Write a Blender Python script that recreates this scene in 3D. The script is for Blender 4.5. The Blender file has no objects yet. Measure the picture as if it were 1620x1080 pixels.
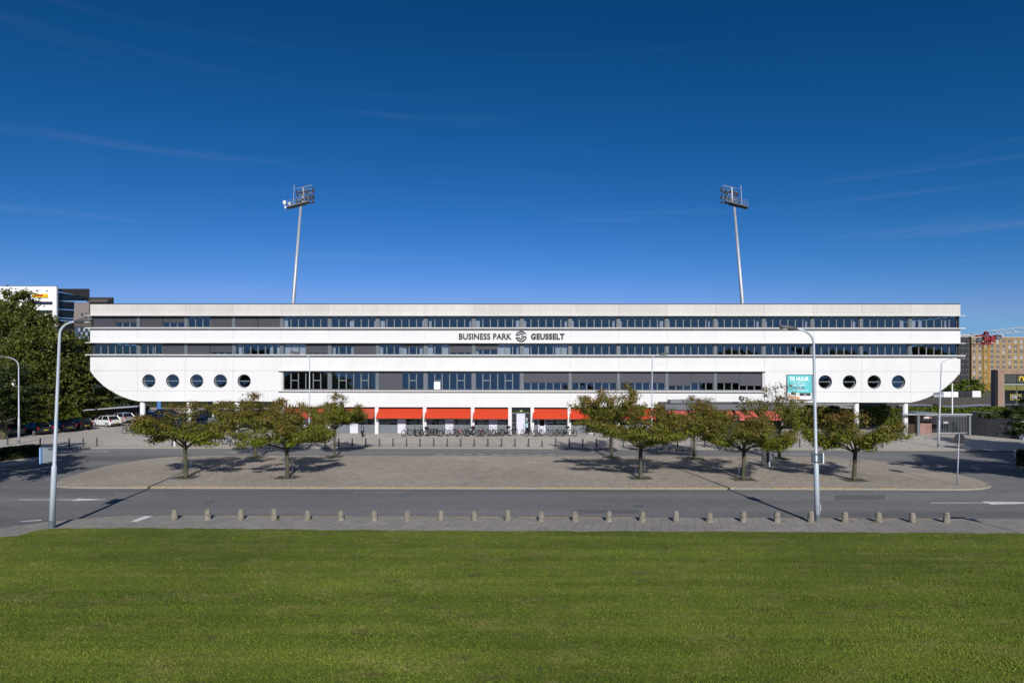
import bpy, math, random
import numpy as np
from mathutils import Vector, Matrix, Euler
R = math.radians
F = 1000.0; H = 8.0; ROLL = 0.00115
S = bpy.context.scene
COL = S.collection

# ------------------------------------------------------------------ camera
cam = bpy.data.cameras.new('camera'); cam.sensor_width = 36.0; cam.lens = 36.0 * F / 1620.0
cam.shift_y = 40.0 / 1620.0; cam.clip_end = 4000; cam.clip_start = 0.5
camo = bpy.data.objects.new('camera', cam); COL.objects.link(camo)
camo.matrix_world = Matrix.Translation((0, 0, H)) @ Matrix.Rotation(R(90), 4, 'X') @ Matrix.Rotation(ROLL, 4, 'Z')
S.camera = camo
# ------------------------------------------------------------------ light
SUN_EL = 28.5; SUN_AZ = 8.5          # sun stands behind the camera, a little to the right
sl = bpy.data.lights.new('sun', 'SUN'); sl.energy = 4.1; sl.angle = R(0.53); sl.color = (1.0, 0.955, 0.89)
so = bpy.data.objects.new('sun', sl); COL.objects.link(so)
sdir = Vector((math.sin(R(SUN_AZ)) * math.cos(R(SUN_EL)), -math.cos(R(SUN_AZ)) * math.cos(R(SUN_EL)), math.sin(R(SUN_EL))))
so.rotation_euler = sdir.to_track_quat('Z', 'Y').to_euler()
w = bpy.data.worlds.new('World'); S.world = w; w.use_nodes = True
nt = w.node_tree; nt.nodes.clear()
out = nt.nodes.new('ShaderNodeOutputWorld'); bg = nt.nodes.new('ShaderNodeBackground')
sky = nt.nodes.new('ShaderNodeTexSky'); sky.sky_type = 'NISHITA'; sky.sun_disc = False
sky.sun_elevation = R(SUN_EL); sky.sun_rotation = math.atan2(sdir.x, sdir.y)
sky.altitude = 1500; sky.air_density = 1.0; sky.dust_density = 0.25; sky.ozone_density = 5.0
# faint ice-cloud streaks
tc = nt.nodes.new('ShaderNodeTexCoord'); mp = nt.nodes.new('ShaderNodeMapping')
mp.inputs['Rotation'].default_value = (0, R(9), 0); mp.inputs['Scale'].default_value = (1.2, 1.2, 26.0)
mp.inputs['Location'].default_value = (1.35, 0.7, 2.1)
nz = nt.nodes.new('ShaderNodeTexNoise'); nz.inputs['Scale'].default_value = 1.5; nz.inputs['Detail'].default_value = 5; nz.inputs['Roughness'].default_value = 0.55
rp = nt.nodes.new('ShaderNodeValToRGB'); rp.color_ramp.elements[0].position = 0.58; rp.color_ramp.elements[1].position = 0.92
rp.color_ramp.elements[0].color = (0, 0, 0, 1); rp.color_ramp.elements[1].color = (0.15, 0.15, 0.15, 1)
mx = nt.nodes.new('ShaderNodeMix'); mx.data_type = 'RGBA'; mx.inputs['B'].default_value = (6.5, 7.2, 8.2, 1)
L = nt.links.new
sp = nt.nodes.new('ShaderNodeSeparateColor'); cb = nt.nodes.new('ShaderNodeCombineColor'); L(sky.outputs[0], sp.inputs[0])
K0 = 0.075                      # deep polarised blue of the whole dome: one tone curve per channel
for ch, gexp, k, top in ((0, 2.62, 5.1, .16), (1, 1.33, .90, .345), (2, 1.38, 1.20, .71)):
    a = nt.nodes.new('ShaderNodeMath'); a.operation = 'MULTIPLY'; a.inputs[1].default_value = K0; L(sp.outputs[ch], a.inputs[0])
    b = nt.nodes.new('ShaderNodeMath'); b.operation = 'POWER'; b.inputs[1].default_value = gexp; L(a.outputs[0], b.inputs[0])
    c = nt.nodes.new('ShaderNodeMath'); c.operation = 'MULTIPLY'; c.inputs[1].default_value = k/K0; L(b.outputs[0], c.inputs[0])
    d = nt.nodes.new('ShaderNodeMath'); d.operation = 'MINIMUM'; d.inputs[1].default_value = top/K0; L(c.outputs[0], d.inputs[0]); L(d.outputs[0], cb.inputs[ch])
L(cb.outputs[0], mx.inputs['A'])
L(tc.outputs['Generated'], mp.inputs[0]); L(mp.outputs[0], nz.inputs['Vector']); L(nz.outputs[0], rp.inputs[0]); 
sx_ = nt.nodes.new('ShaderNodeSeparateXYZ'); L(tc.outputs['Generated'], sx_.inputs[0]); mr = nt.nodes.new('ShaderNodeMapRange'); mr.inputs['From Min'].default_value = 0.10; mr.inputs['From Max'].default_value = 0.50; mr.inputs['To Min'].default_value = 1.0; mr.inputs['To Max'].default_value = 0.03
L(sx_.outputs['Z'], mr.inputs[0]); ml_ = nt.nodes.new('ShaderNodeMath'); ml_.operation = 'MULTIPLY'; L(rp.outputs[0], ml_.inputs[0]); L(mr.outputs[0], ml_.inputs[1]); L(ml_.outputs[0], mx.inputs['Factor'])
L(mx.outputs['Result'], bg.inputs['Color']); bg.inputs['Strength'].default_value = 0.075; L(bg.outputs[0], out.inputs[0])
S.view_settings.view_transform = 'Standard'; S.view_settings.look = 'None'; S.view_settings.exposure = 0.15; S.view_settings.gamma = 1.0
S.view_settings.use_curve_mapping = False
S.render.engine = 'CYCLES'; S.cycles.max_bounces = 6; S.cycles.transparent_max_bounces = 12; S.cycles.use_denoising = True

# ------------------------------------------------------------------ helpers
def unroll(x, y):
    dx = x - 810.0; dy = y - 580.0
    return dx + dy * ROLL, dy - dx * ROLL
def W(x, y, Y):                       # a pixel of the photograph at a given distance
    dx, dy = unroll(x, y); return Vector((dx * Y / F, Y, H - dy * Y / F))
def G(x, y, z=0.0):                   # a pixel of the photograph on the ground
    dx, dy = unroll(x, y); Y = (H - z) * F / dy
    return Vector((dx * Y / F, Y, z))

class MB:
    def __init__(s): s.v = []; s.f = []; s.m = []; s.cur = 0
    def add(s, vs, fs):
        o = len(s.v); s.v += [tuple(p) for p in vs]; s.f += [tuple(i + o for i in f) for f in fs]; s.m += [s.cur] * len(fs); return s
    def box(s, x0, x1, y0, y1, z0, z1, M=None):
        vs = [Vector(p) for p in ((x0,y0,z0),(x1,y0,z0),(x1,y1,z0),(x0,y1,z0),(x0,y0,z1),(x1,y0,z1),(x1,y1,z1),(x0,y1,z1))]
        if M: vs = [M @ p for p in vs]
        return s.add(vs, [(0,3,2,1),(4,5,6,7),(0,1,5,4),(1,2,6,5),(2,3,7,6),(3,0,4,7)])
    def tube(s, pts, rad, n=8, cap=True):
        pts = [Vector(p) for p in pts]
        if not hasattr(rad, '__len__'): rad = [rad] * len(pts)
        vs = []; fs = []; N = len(pts); u = None
        for i, p in enumerate(pts):
            d = (pts[min(i+1, N-1)] - pts[max(i-1, 0)]); d = d.normalized() if d.length > 1e-9 else Vector((0,0,1))
            if u is None:
                u = d.cross(Vector((0,0,1))); u = u if u.length > 1e-3 else Vector((1,0,0))
            u = (u - d * u.dot(d)); u = u.normalized() if u.length > 1e-6 else d.orthogonal().normalized()
            t = d.cross(u)
            for k in range(n):
                a = 2 * math.pi * k / n; vs.append(p + (u * math.cos(a) + t * math.sin(a)) * rad[i])
        for i in range(N - 1):
            for k in range(n):
                a = i*n+k; b = i*n+(k+1) % n; fs.append((a, b, b+n, a+n))
        if cap:
            fs.append(tuple(range(n-1, -1, -1))); fs.append(tuple((N-1)*n+k for k in range(n)))
        return s.add(vs, fs)
    def prism(s, pts, z0, z1):        # outline in x,y
        n = len(pts); a = sum(pts[i][0]*pts[(i+1)%n][1]-pts[(i+1)%n][0]*pts[i][1] for i in range(n))
        if a < 0: pts = pts[::-1]
        return s.add([(p[0],p[1],z0) for p in pts] + [(p[0],p[1],z1) for p in pts],
            [tuple(range(n-1,-1,-1)), tuple(range(n,2*n))] + [(i,(i+1)%n,(i+1)%n+n,i+n) for i in range(n)])
    def vprism(s, pts, y0, y1):       # outline in x,z
        n = len(pts); a = sum(pts[i][0]*pts[(i+1)%n][1]-pts[(i+1)%n][0]*pts[i][1] for i in range(n))
        if a < 0: pts = pts[::-1]
        return s.add([(p[0],y0,p[1]) for p in pts] + [(p[0],y1,p[1]) for p in pts],
            [tuple(range(n)), tuple(range(2*n-1,n-1,-1))] + [((i+1)%n,i,i+n,(i+1)%n+n) for i in range(n)])
    def ball(s, c, r, n=8, m=6, sq=(1,1,1)):
        vs = []; fs = []
        for j in range(m+1):
            th = math.pi*j/m
            for k in range(n):
                a = 2*math.pi*k/n; vs.append((c[0]+r*sq[0]*math.sin(th)*math.cos(a), c[1]+r*sq[1]*math.sin(th)*math.sin(a), c[2]+r*sq[2]*math.cos(th)))
        for j in range(m):
            for k in range(n):
                a=j*n+k; b=j*n+(k+1)%n
                fs.append((a+n,b+n,b) if j==0 else ((a,a+n,b) if j==m-1 else (a,a+n,b+n,b)))
        return s.add(vs, fs)
    def torus(s, c, R0, r, axis='y', n=20, m=5):
        vs=[];fs=[]
        for i in range(n):
            a=2*math.pi*i/n
            for j in range(m):
                b=2*math.pi*j/m; q=R0+r*math.cos(b); h=r*math.sin(b)
                vs.append((c[0]+q*math.cos(a), c[1]+h, c[2]+q*math.sin(a)))
        for i in range(n):
            for j in range(m):
                fs.append((i*m+j,((i+1)%n)*m+j,((i+1)%n)*m+(j+1)%m,i*m+(j+1)%m))
        return s.add(vs,fs)
    def mesh(s, name, mats, smooth=False):
        me = bpy.data.meshes.new(name); me.from_pydata(s.v, [], s.f)
        for m in (mats if isinstance(mats, (list, tuple)) else [mats]): me.materials.append(m)
        if s.cur: me.polygons.foreach_set('material_index', s.m)
        if smooth: me.polygons.foreach_set('use_smooth', [True]*len(s.f))
        me.validate(); me.update(); return me

def ob(name, data, parent=None, loc=None, rz=0):
    o = bpy.data.objects.new(name, data.mesh(name, *[]) if False else data); COL.objects.link(o)
    if parent: o.parent = parent
    if loc is not None: o.location = loc
    if rz: o.rotation_euler = (0, 0, rz)
    return o
def part(name, mb, m, parent, smooth=False, label=None, loc=None, kind=None):
    o = ob(name, mb.mesh(name, m, smooth) if isinstance(mb, MB) else mb, parent, loc)
    if label: o['label'] = label
    if kind: o['kind'] = kind
    return o
def thing(name, label, cat, loc=(0,0,0), rz=0, group=None):
    o = bpy.data.objects.new(name, None); COL.objects.link(o); o.empty_display_size = 0.3
    o.location = loc; o.rotation_euler = (0,0,rz); o['label'] = label; o['category'] = cat
    if group: o['group'] = group
    return o
def tag(o, label, cat, group=None):
    o['label'] = label; o['category'] = cat
    if group: o['group'] = group
    return o
def struct(name, mb, m, parent=None, kind='structure', smooth=False):
    o = ob(name, mb.mesh(name, m, smooth) if isinstance(mb, MB) else mb, parent); o['kind'] = kind; return o
def dup(root, loc, rz=0, label=None, group=None, rot=None, scale=None):
    r = root.copy(); COL.objects.link(r); r.location = loc; r.rotation_euler = rot or (0,0,rz)
    if scale: r.scale = scale
    if label: r['label'] = label
    if group: r['group'] = group
    for ch in list(root.children):
        c = ch.copy(); COL.objects.link(c); c.parent = r
        for g in ch.children:
            d = g.copy(); COL.objects.link(d); d.parent = c
    return r
ORD = ['first','second','third','fourth','fifth','sixth','seventh','eighth','ninth','tenth','eleventh','twelfth','thirteenth','fourteenth','fifteenth','sixteenth','seventeenth','eighteenth','nineteenth','twentieth']
def ordn(i):
    if i < 20: return ORD[i]
    t, u = divmod(i+1, 10); tn = {2:'twenty',3:'thirty',4:'forty',5:'fifty'}[t]; td = {2:'twentieth',3:'thirtieth',4:'fortieth',5:'fiftieth'}[t]
    return td if u == 0 else tn + '-' + ORD[u-1]

# ------------------------------------------------------------------ materials
def mat(name, col, rough=0.7, metal=0.0, var=0.0, vs=1.0, bump=0.0, bs=20.0, spec=0.5, stain=0.0, stretch=(1,1,1), coat=0.0):
    m = bpy.data.materials.new(name); m.use_nodes = True; n = m.node_tree; b = n.nodes['Principled BSDF']; K = n.links.new
    b.inputs['Base Color'].default_value = (*col, 1); b.inputs['Roughness'].default_value = rough; b.inputs['Metallic'].default_value = metal
    b.inputs['Specular IOR Level'].default_value = spec; b.inputs['Coat Weight'].default_value = coat
    if var or bump or stain:
        t = n.nodes.new('ShaderNodeTexCoord'); mpn = n.nodes.new('ShaderNodeMapping'); mpn.inputs['Scale'].default_value = stretch
        K(t.outputs['Object'], mpn.inputs[0])
    last = None
    if var:
        z = n.nodes.new('ShaderNodeTexNoise'); z.inputs['Scale'].default_value = vs; z.inputs['Detail'].default_value = 8; z.inputs['Roughness'].default_value = 0.65
        K(mpn.outputs[0], z.inputs['Vector'])
        r = n.nodes.new('ShaderNodeMapRange'); r.inputs['From Min'].default_value = 0.3; r.inputs['From Max'].default_value = 0.7
        r.inputs['To Min'].default_value = 1-var; r.inputs['To Max'].default_value = 1+var; K(z.outputs[0], r.inputs[0])
        q = n.nodes.new('ShaderNodeVectorMath'); q.operation = 'SCALE'; q.inputs[0].default_value = col; K(r.outputs[0], q.inputs['Scale'])
        last = q.outputs[0]
    if stain:
        z = n.nodes.new('ShaderNodeTexNoise'); z.inputs['Scale'].default_value = vs*0.23; z.inputs['Detail'].default_value = 5
        K(mpn.outputs[0], z.inputs['Vector'])
        r = n.nodes.new('ShaderNodeMapRange'); r.inputs['From Min'].default_value = 0.35; r.inputs['From Max'].default_value = 0.75
        r.inputs['To Min'].default_value = 1; r.inputs['To Max'].default_value = 1-stain; K(z.outputs[0], r.inputs[0])
        q = n.nodes.new('ShaderNodeVectorMath'); q.operation = 'SCALE'
        if last: K(last, q.inputs[0])
        else: q.inputs[0].default_value = col
        K(r.outputs[0], q.inputs['Scale']); last = q.outputs[0]
    if last: K(last, b.inputs['Base Color'])
    if bump:
        z = n.nodes.new('ShaderNodeTexNoise'); z.inputs['Scale'].default_value = bs; z.inputs['Detail'].default_value = 4; K(mpn.outputs[0], z.inputs['Vector'])
        bp = n.nodes.new('ShaderNodeBump'); bp.inputs['Strength'].default_value = bump; bp.inputs['Distance'].default_value = 0.02
        K(z.outputs[0], bp.inputs['Height']); K(bp.outputs[0], b.inputs['Normal'])
    return m

def brickmat(name, c1, c2, mortar, bw, bh, msz=0.06, rough=0.85, big=0.12, rotz=0.0, wall=False, bump=0.4, patch=0.0):
    m = bpy.data.materials.new(name); m.use_nodes = True; n = m.node_tree; b = n.nodes['Principled BSDF']; K = n.links.new
    b.inputs['Roughness'].default_value = rough; b.inputs['Specular IOR Level'].default_value = 0.3
    t = n.nodes.new('ShaderNodeTexCoord'); mpn = n.nodes.new('ShaderNodeMapping'); mpn.inputs['Rotation'].default_value = (R(90) if wall else 0, 0, rotz)
    K(t.outputs['Object'], mpn.inputs[0])
    br = n.nodes.new('ShaderNodeTexBrick'); br.inputs['Color1'].default_value = (*c1,1); br.inputs['Color2'].default_value = (*c2,1); br.inputs['Mortar'].default_value = (*mortar,1)
    br.inputs['Scale'].default_value = 1.0; br.inputs['Brick Width'].default_value = bw; br.inputs['Row Height'].default_value = bh; br.inputs['Mortar Size'].default_value = msz*bh
    K(mpn.outputs[0], br.inputs['Vector'])
    def nz(sc, lo, hi, det=6, a=0.3, c=0.7):
        z = n.nodes.new('ShaderNodeTexNoise'); z.inputs['Scale'].default_value = sc; z.inputs['Detail'].default_value = det; z.inputs['Roughness'].default_value = 0.6
        K(t.outputs['Object'], z.inputs['Vector'])
        r = n.nodes.new('ShaderNodeMapRange'); r.inputs['From Min'].default_value = a; r.inputs['From Max'].default_value = c; r.inputs['To Min'].default_value = lo; r.inputs['To Max'].default_value = hi
        K(z.outputs[0], r.inputs[0]); return r.outputs[0]
    v = br.outputs['Color']
    for f in (nz(0.12, 1-big, 1+big), nz(1.1, 1-big*0.8, 1+big*0.8), nz(9.0, 0.85, 1.15, 3)):
        q = n.nodes.new('ShaderNodeVectorMath'); q.operation = 'SCALE'; K(v, q.inputs[0]); K(f, q.inputs['Scale']); v = q.outputs[0]
    K(v, b.inputs['Base Color'])
    bp = n.nodes.new('ShaderNodeBump'); bp.inputs['Strength'].default_value = bump; bp.inputs['Distance'].default_value = 0.01; bp.invert = True
    K(br.outputs['Fac'], bp.inputs['Height']); K(bp.outputs[0], b.inputs['Normal'])
    return m

def glassmat(name, tint=(0.35,0.38,0.4), refl=0.25, rough=0.0, gcol=(0.75,0.85,1.0)):
    m = bpy.data.materials.new(name); m.use_nodes = True; n = m.node_tree; n.nodes.clear(); K = n.links.new
    o = n.nodes.new('ShaderNodeOutputMaterial'); mxs = n.nodes.new('ShaderNodeMixShader'); tr = n.nodes.new('ShaderNodeBsdfTransparent'); gl = n.nodes.new('ShaderNodeBsdfGlossy')
    tr.inputs[0].default_value = (*tint,1); gl.inputs['Color'].default_value = (*gcol,1); gl.inputs['Roughness'].default_value = rough
    fr = n.nodes.new('ShaderNodeFresnel'); fr.inputs[0].default_value = 1.5
    ad = n.nodes.new('ShaderNodeMath'); ad.operation = 'ADD'; ad.inputs[1].default_value = refl; ad.use_clamp = True
    t = n.nodes.new('ShaderNodeTexCoord'); z = n.nodes.new('ShaderNodeTexNoise'); z.inputs['Scale'].default_value = 0.7; z.inputs['Detail'].default_value = 1
    K(t.outputs['Object'], z.inputs['Vector'])
    bp = n.nodes.new('ShaderNodeBump'); bp.inputs['Strength'].default_value = 0.12; bp.inputs['Distance'].default_value = 0.05; K(z.outputs[0], bp.inputs['Height']); K(bp.outputs[0], gl.inputs['Normal'])
    K(fr.outputs[0], ad.inputs[0]); K(ad.outputs[0], mxs.inputs[0]); K(tr.outputs[0], mxs.inputs[1]); K(gl.outputs[0], mxs.inputs[2]); K(mxs.outputs[0], o.inputs[0])
    return m

def leafmat(name, rough=0.55, trans=0.35):
    m = bpy.data.materials.new(name); m.use_nodes = True; n = m.node_tree; n.nodes.clear(); K = n.links.new
    o = n.nodes.new('ShaderNodeOutputMaterial'); a = n.nodes.new('ShaderNodeVertexColor'); a.layer_name = 'Col'
    p = n.nodes.new('ShaderNodeBsdfPrincipled'); p.inputs['Roughness'].default_value = rough; p.inputs['Specular IOR Level'].default_value = 0.35
    tl = n.nodes.new('ShaderNodeBsdfTranslucent'); mxs = n.nodes.new('ShaderNodeMixShader'); mxs.inputs[0].default_value = trans
    K(a.outputs[0], p.inputs['Base Color']); K(a.outputs[0], tl.inputs[0]); K(p.outputs[0], mxs.inputs[1]); K(tl.outputs[0], mxs.inputs[2]); K(mxs.outputs[0], o.inputs[0])
    return m

def stripes(name, col, col2, per, axis='Z', rough=0.6, bump=0.5):
    m = bpy.data.materials.new(name); m.use_nodes = True; n = m.node_tree; b = n.nodes['Principled BSDF']; K = n.links.new
    b.inputs['Roughness'].default_value = rough
    t = n.nodes.new('ShaderNodeTexCoord'); wv = n.nodes.new('ShaderNodeTexWave'); wv.bands_direction = axis; wv.inputs['Scale'].default_value = 0.314/per
    K(t.outputs['Object'], wv.inputs[0])
    z = n.nodes.new('ShaderNodeTexNoise'); z.inputs['Scale'].default_value = 0.9; K(t.outputs['Object'], z.inputs['Vector'])
    mc = n.nodes.new('ShaderNodeMix'); mc.data_type='RGBA'; mc.inputs['A'].default_value=(*col,1); mc.inputs['B'].default_value=(*col2,1)
    mm = n.nodes.new('ShaderNodeMath'); mm.operation='MULTIPLY'; K(wv.outputs[1], mm.inputs[0]); K(z.outputs[0], mm.inputs[1]); K(mm.outputs[0], mc.inputs['Factor']); K(mc.outputs['Result'], b.inputs['Base Color'])
    bp = n.nodes.new('ShaderNodeBump'); bp.inputs['Strength'].default_value = bump; bp.inputs['Distance'].default_value = 0.02; K(wv.outputs[1], bp.inputs['Height']); K(bp.outputs[0], b.inputs['Normal'])
    return m

M = {}
M['white'] = mat('white_painted_concrete', (0.68,0.682,0.68), 0.75, var=0.03, vs=0.9, stain=0.045, bump=0.15, bs=3, stretch=(1,1,0.35))
M['parapet'] = mat('weathered_concrete', (0.52,0.50,0.47), 0.85, var=0.07, vs=1.6, stain=0.12, bump=0.2, bs=4, stretch=(1,1,0.3))
M['joint'] = mat('joint_backing', (0.60,0.60,0.62), 0.9, var=0.1, vs=3)
M['ledge'] = mat('cast_ledge', (0.62,0.61,0.585), 0.8, var=0.08, vs=1.2, stain=0.1)
M['frame'] = mat('window_frame_grey', (0.17,0.19,0.205), 0.45, var=0.08, vs=3)
M['pillar'] = mat('pillar_cladding_grey', (0.115,0.135,0.15), 0.5, var=0.08, vs=2)
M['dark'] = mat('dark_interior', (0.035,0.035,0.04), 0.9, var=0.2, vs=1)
M['room'] = mat('room_wall', (0.16,0.155,0.15), 0.9, var=0.25, vs=0.7)
M['slab'] = mat('floor_slab', (0.22,0.21,0.2), 0.9, var=0.1, vs=1)
M['blind'] = stripes('blind_slats', (0.038,0.04,0.052), (0.06,0.062,0.075), 0.08)
M['screen'] = stripes('ribbed_screen', (0.045,0.047,0.06), (0.075,0.078,0.098), 0.22, 'X')
M['curtain'] = stripes('curtain_cloth', (0.72,0.73,0.74), (0.5,0.52,0.54), 0.16, 'X', 0.9)
M['glass'] = glassmat('window_glass', (0.62,0.66,0.70), 0.115, gcol=(.82,.84,.86))
M['glass_dark'] = glassmat('dark_window_glass', (0.22,0.24,0.25), 0.10)
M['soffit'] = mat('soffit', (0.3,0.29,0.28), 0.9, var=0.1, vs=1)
M['red'] = mat('red_awning_cloth', (0.53,0.042,0.007), 0.8, var=0.05, vs=1.5, stain=0.06)
M['redshade'] = mat('shaded_red_awning_cloth', (0.45,0.06,0.03), 0.8, var=0.1, vs=1.5, stain=0.1)  # red cloth dimmed: shade on the left awnings put into the colour
M['pinkred'] = mat('faded_red_awning_cloth', (0.62,0.12,0.10), 0.8, var=0.08, vs=1.5)
M['greypanel'] = mat('grey_plinth_panel', (0.14,0.16,0.18), 0.6, var=0.06, vs=2)
M['lilac'] = mat('pale_lilac_door_paint', (0.60,0.60,0.70), 0.6, var=0.04, vs=3)
M['letter'] = mat('dark_letter', (0.02,0.02,0.022), 0.5, var=0.1, vs=3)
M['galv'] = mat('galvanised_steel', (0.44,0.47,0.52), 0.5, 0.4, var=0.13, vs=2.5, bump=0.1, bs=8, stain=0.15)
M['polepaint'] = mat('pale_pole_paint', (0.50,0.56,0.63), 0.5, 0.1, var=0.10, vs=1.8, stain=0.2)
M['polebase'] = mat('pole_base', (0.10,0.12,0.14), 0.6, var=0.2, vs=4)
M['lamphead'] = mat('lamp_head', (0.08,0.08,0.085), 0.5, var=0.2, vs=6)
M['lamplens'] = mat('lamp_lens', (0.45,0.45,0.42), 0.2, var=0.1, vs=6)
M['bollard'] = mat('dark_green_bollard', (0.028,0.048,0.055), 0.5, 0.1, var=0.25, vs=6)
M['stone'] = mat('weathered_stone', (0.25,0.225,0.18), 0.95, var=0.5, vs=9, bump=0.9, bs=14, stain=0.45)
M['kerb'] = mat('kerb_concrete', (0.31,0.28,0.23), 0.9, var=0.16, vs=2.5, bump=0.3, bs=12, stain=0.25)
M['yellow'] = mat('worn_yellow_paint', (0.47,0.33,0.11), 0.85, var=0.35, vs=3, stain=0.4)
M['roadwhite'] = mat('road_marking_white', (0.78,0.78,0.79), 0.85, var=0.15, vs=7, stain=0.25)
M['bark'] = mat('bark', (0.075,0.07,0.04), 0.95, var=0.35, vs=6, bump=0.8, bs=18, stretch=(1,1,0.3))
M['leaf'] = leafmat('leaves')
M['black'] = mat('black_paint', (0.015,0.015,0.017), 0.5, var=0.2, vs=8)
M['rubber'] = mat('rubber', (0.02,0.02,0.02), 0.9, var=0.2, vs=8)
M['steel'] = mat('steel', (0.35,0.35,0.36), 0.35, 0.8, var=0.1, vs=5)
M['cream'] = mat('cream_brick_facade', (0.31,0.215,0.115), 0.9, var=0.10, vs=0.25, stain=0.1)
# ------------------------------------------------------------------ ground
def asphalt(name, col, patch=0.2):
    m = bpy.data.materials.new(name); m.use_nodes = True; n = m.node_tree; b = n.nodes['Principled BSDF']; K = n.links.new
    b.inputs['Roughness'].default_value = 0.85; b.inputs['Specular IOR Level'].default_value = 0.35
    t = n.nodes.new('ShaderNodeTexCoord'); v = None
    for sc, lo, hi, st in ((0.35, 1-patch, 1+patch, (0.06,1,1)), (0.05, 0.92, 1.06, (1,1,1)), (3.0, 0.92, 1.08, (1,1,1)), (60.0, 0.8, 1.2, (1,1,1))):
        mpn = n.nodes.new('ShaderNodeMapping'); mpn.inputs['Scale'].default_value = st; K(t.outputs['Object'], mpn.inputs[0])
        z = n.nodes.new('ShaderNodeTexNoise'); z.inputs['Scale'].default_value = sc; z.inputs['Detail'].default_value = 4; K(mpn.outputs[0], z.inputs['Vector'])
        r = n.nodes.new('ShaderNodeMapRange'); r.inputs['From Min'].default_value = 0.3; r.inputs['From Max'].default_value = 0.7; r.inputs['To Min'].default_value = lo; r.inputs['To Max'].default_value = hi; K(z.outputs[0], r.inputs[0])
        q = n.nodes.new('ShaderNodeVectorMath'); q.operation = 'SCALE'
        if v is None: q.inputs[0].default_value = col
        else: K(v, q.inputs[0])
        K(r.outputs[0], q.inputs['Scale']); v = q.outputs[0]
    # thin sealed cracks
    vo = n.nodes.new('ShaderNodeTexVoronoi'); vo.feature = 'DISTANCE_TO_EDGE'; vo.inputs['Scale'].default_value = 0.16; vo.inputs['Randomness'].default_value = 1
    nn = n.nodes.new('ShaderNodeTexNoise'); nn.inputs['Scale'].default_value = 1.2; va = n.nodes.new('ShaderNodeVectorMath'); va.operation='ADD'
    K(t.outputs['Object'], nn.inputs['Vector']); K(t.outputs['Object'], va.inputs[0]); K(nn.outputs['Color'], va.inputs[1]); K(va.outputs[0], vo.inputs['Vector'])
    rr = n.nodes.new('ShaderNodeMapRange'); rr.inputs['From Max'].default_value = 0.006; rr.inputs['To Min'].default_value = 0.72; rr.inputs['To Max'].default_value = 1; K(vo.outputs['Distance'], rr.inputs[0])
    q = n.nodes.new('ShaderNodeVectorMath'); q.operation = 'SCALE'; K(v, q.inputs[0]); K(rr.outputs[0], q.inputs['Scale']); v = q.outputs[0]
    K(v, b.inputs['Base Color'])
    z = n.nodes.new('ShaderNodeTexNoise'); z.inputs['Scale'].default_value = 40; K(t.outputs['Object'], z.inputs['Vector'])
    bp = n.nodes.new('ShaderNodeBump'); bp.inputs['Strength'].default_value = 0.3; bp.inputs['Distance'].default_value = 0.01; K(z.outputs[0], bp.inputs['Height']); K(bp.outputs[0], b.inputs['Normal'])
    return m
def lawnmat(blades_=False):
    m = bpy.data.materials.new('grass_blade' if blades_ else 'lawn_turf'); m.use_nodes = True; n = m.node_tree; b = n.nodes['Principled BSDF']; K = n.links.new
    b.inputs['Roughness'].default_value = 0.9; b.inputs['Specular IOR Level'].default_value = 0.2
    t = n.nodes.new('ShaderNodeTexCoord')
    def noise(sc, det=6, st=(1,1,1), rough=0.6):
        mpn = n.nodes.new('ShaderNodeMapping'); mpn.inputs['Scale'].default_value = st; K(t.outputs['Object'], mpn.inputs[0])
        z = n.nodes.new('ShaderNodeTexNoise'); z.inputs['Scale'].default_value = sc; z.inputs['Detail'].default_value = det; z.inputs['Roughness'].default_value = rough; K(mpn.outputs[0], z.inputs['Vector']); return z.outputs[0]
    def ramp(src, a, b_, c1, c2):
        r = n.nodes.new('ShaderNodeValToRGB'); r.color_ramp.elements[0].position = a; r.color_ramp.elements[1].position = b_; r.color_ramp.elements[0].color = c1; r.color_ramp.elements[1].color = c2; K(src, r.inputs[0]); return r.outputs[0]
    def mixc(f, A, B):
        q = n.nodes.new('ShaderNodeMix'); q.data_type = 'RGBA'; K(f, q.inputs['Factor'])
        for s_, v in (('A', A), ('B', B)):
            if isinstance(v, tuple): q.inputs[s_].default_value = v
            else: K(v, q.inputs[s_])
        return q.outputs['Result']
    base = ramp(noise(9.0, 12, (0.8,1,1), rough=0.8), 0.36, 0.64, (0.070,0.104,0.012,1), (0.160,0.212,0.024,1))
    mow = ramp(noise(0.9, 3, (0.045,1,1)), 0.40, 0.60, (0,0,0,1), (0.75,0.75,0.75,1))
    base = mixc(mow, base, (0.18,0.222,0.03,1))
    big = ramp(noise(0.09, 3), 0.38, 0.62, (0,0,0,1), (0.5,0.5,0.5,1))
    base = mixc(big, base, (0.062,0.092,0.012,1))
    dry = ramp(noise(0.8, 14, (0.5,1,1), 0.82), 0.50, 0.68, (0,0,0,1), (0.62,0.62,0.62,1))
    base = mixc(dry, base, (0.28,0.23,0.085,1))
    dk = ramp(noise(1.3, 14, (0.4,1,1), 0.84), 0.565, 0.615, (0,0,0,1), (0.85,0.85,0.85,1))
    base = mixc(dk, base, (0.085,0.070,0.038,1))
    if blades_:
        a = n.nodes.new('ShaderNodeVertexColor'); a.layer_name = 'Col'; q = n.nodes.new('ShaderNodeVectorMath'); q.operation = 'MULTIPLY'; K(base, q.inputs[0]); K(a.outputs[0], q.inputs[1]); K(q.outputs[0], b.inputs['Base Color']); return m
    K(base, b.inputs['Base Color'])
    bp = n.nodes.new('ShaderNodeBump'); bp.inputs['Strength'].default_value = 0.9; bp.inputs['Distance'].default_value = 0.05; K(noise(22, 6), bp.inputs['Height']); K(bp.outputs[0], b.inputs['Normal'])
    return m
M["asphalt"] = asphalt("asphalt", (0.182,0.180,0.183), .26)
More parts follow.
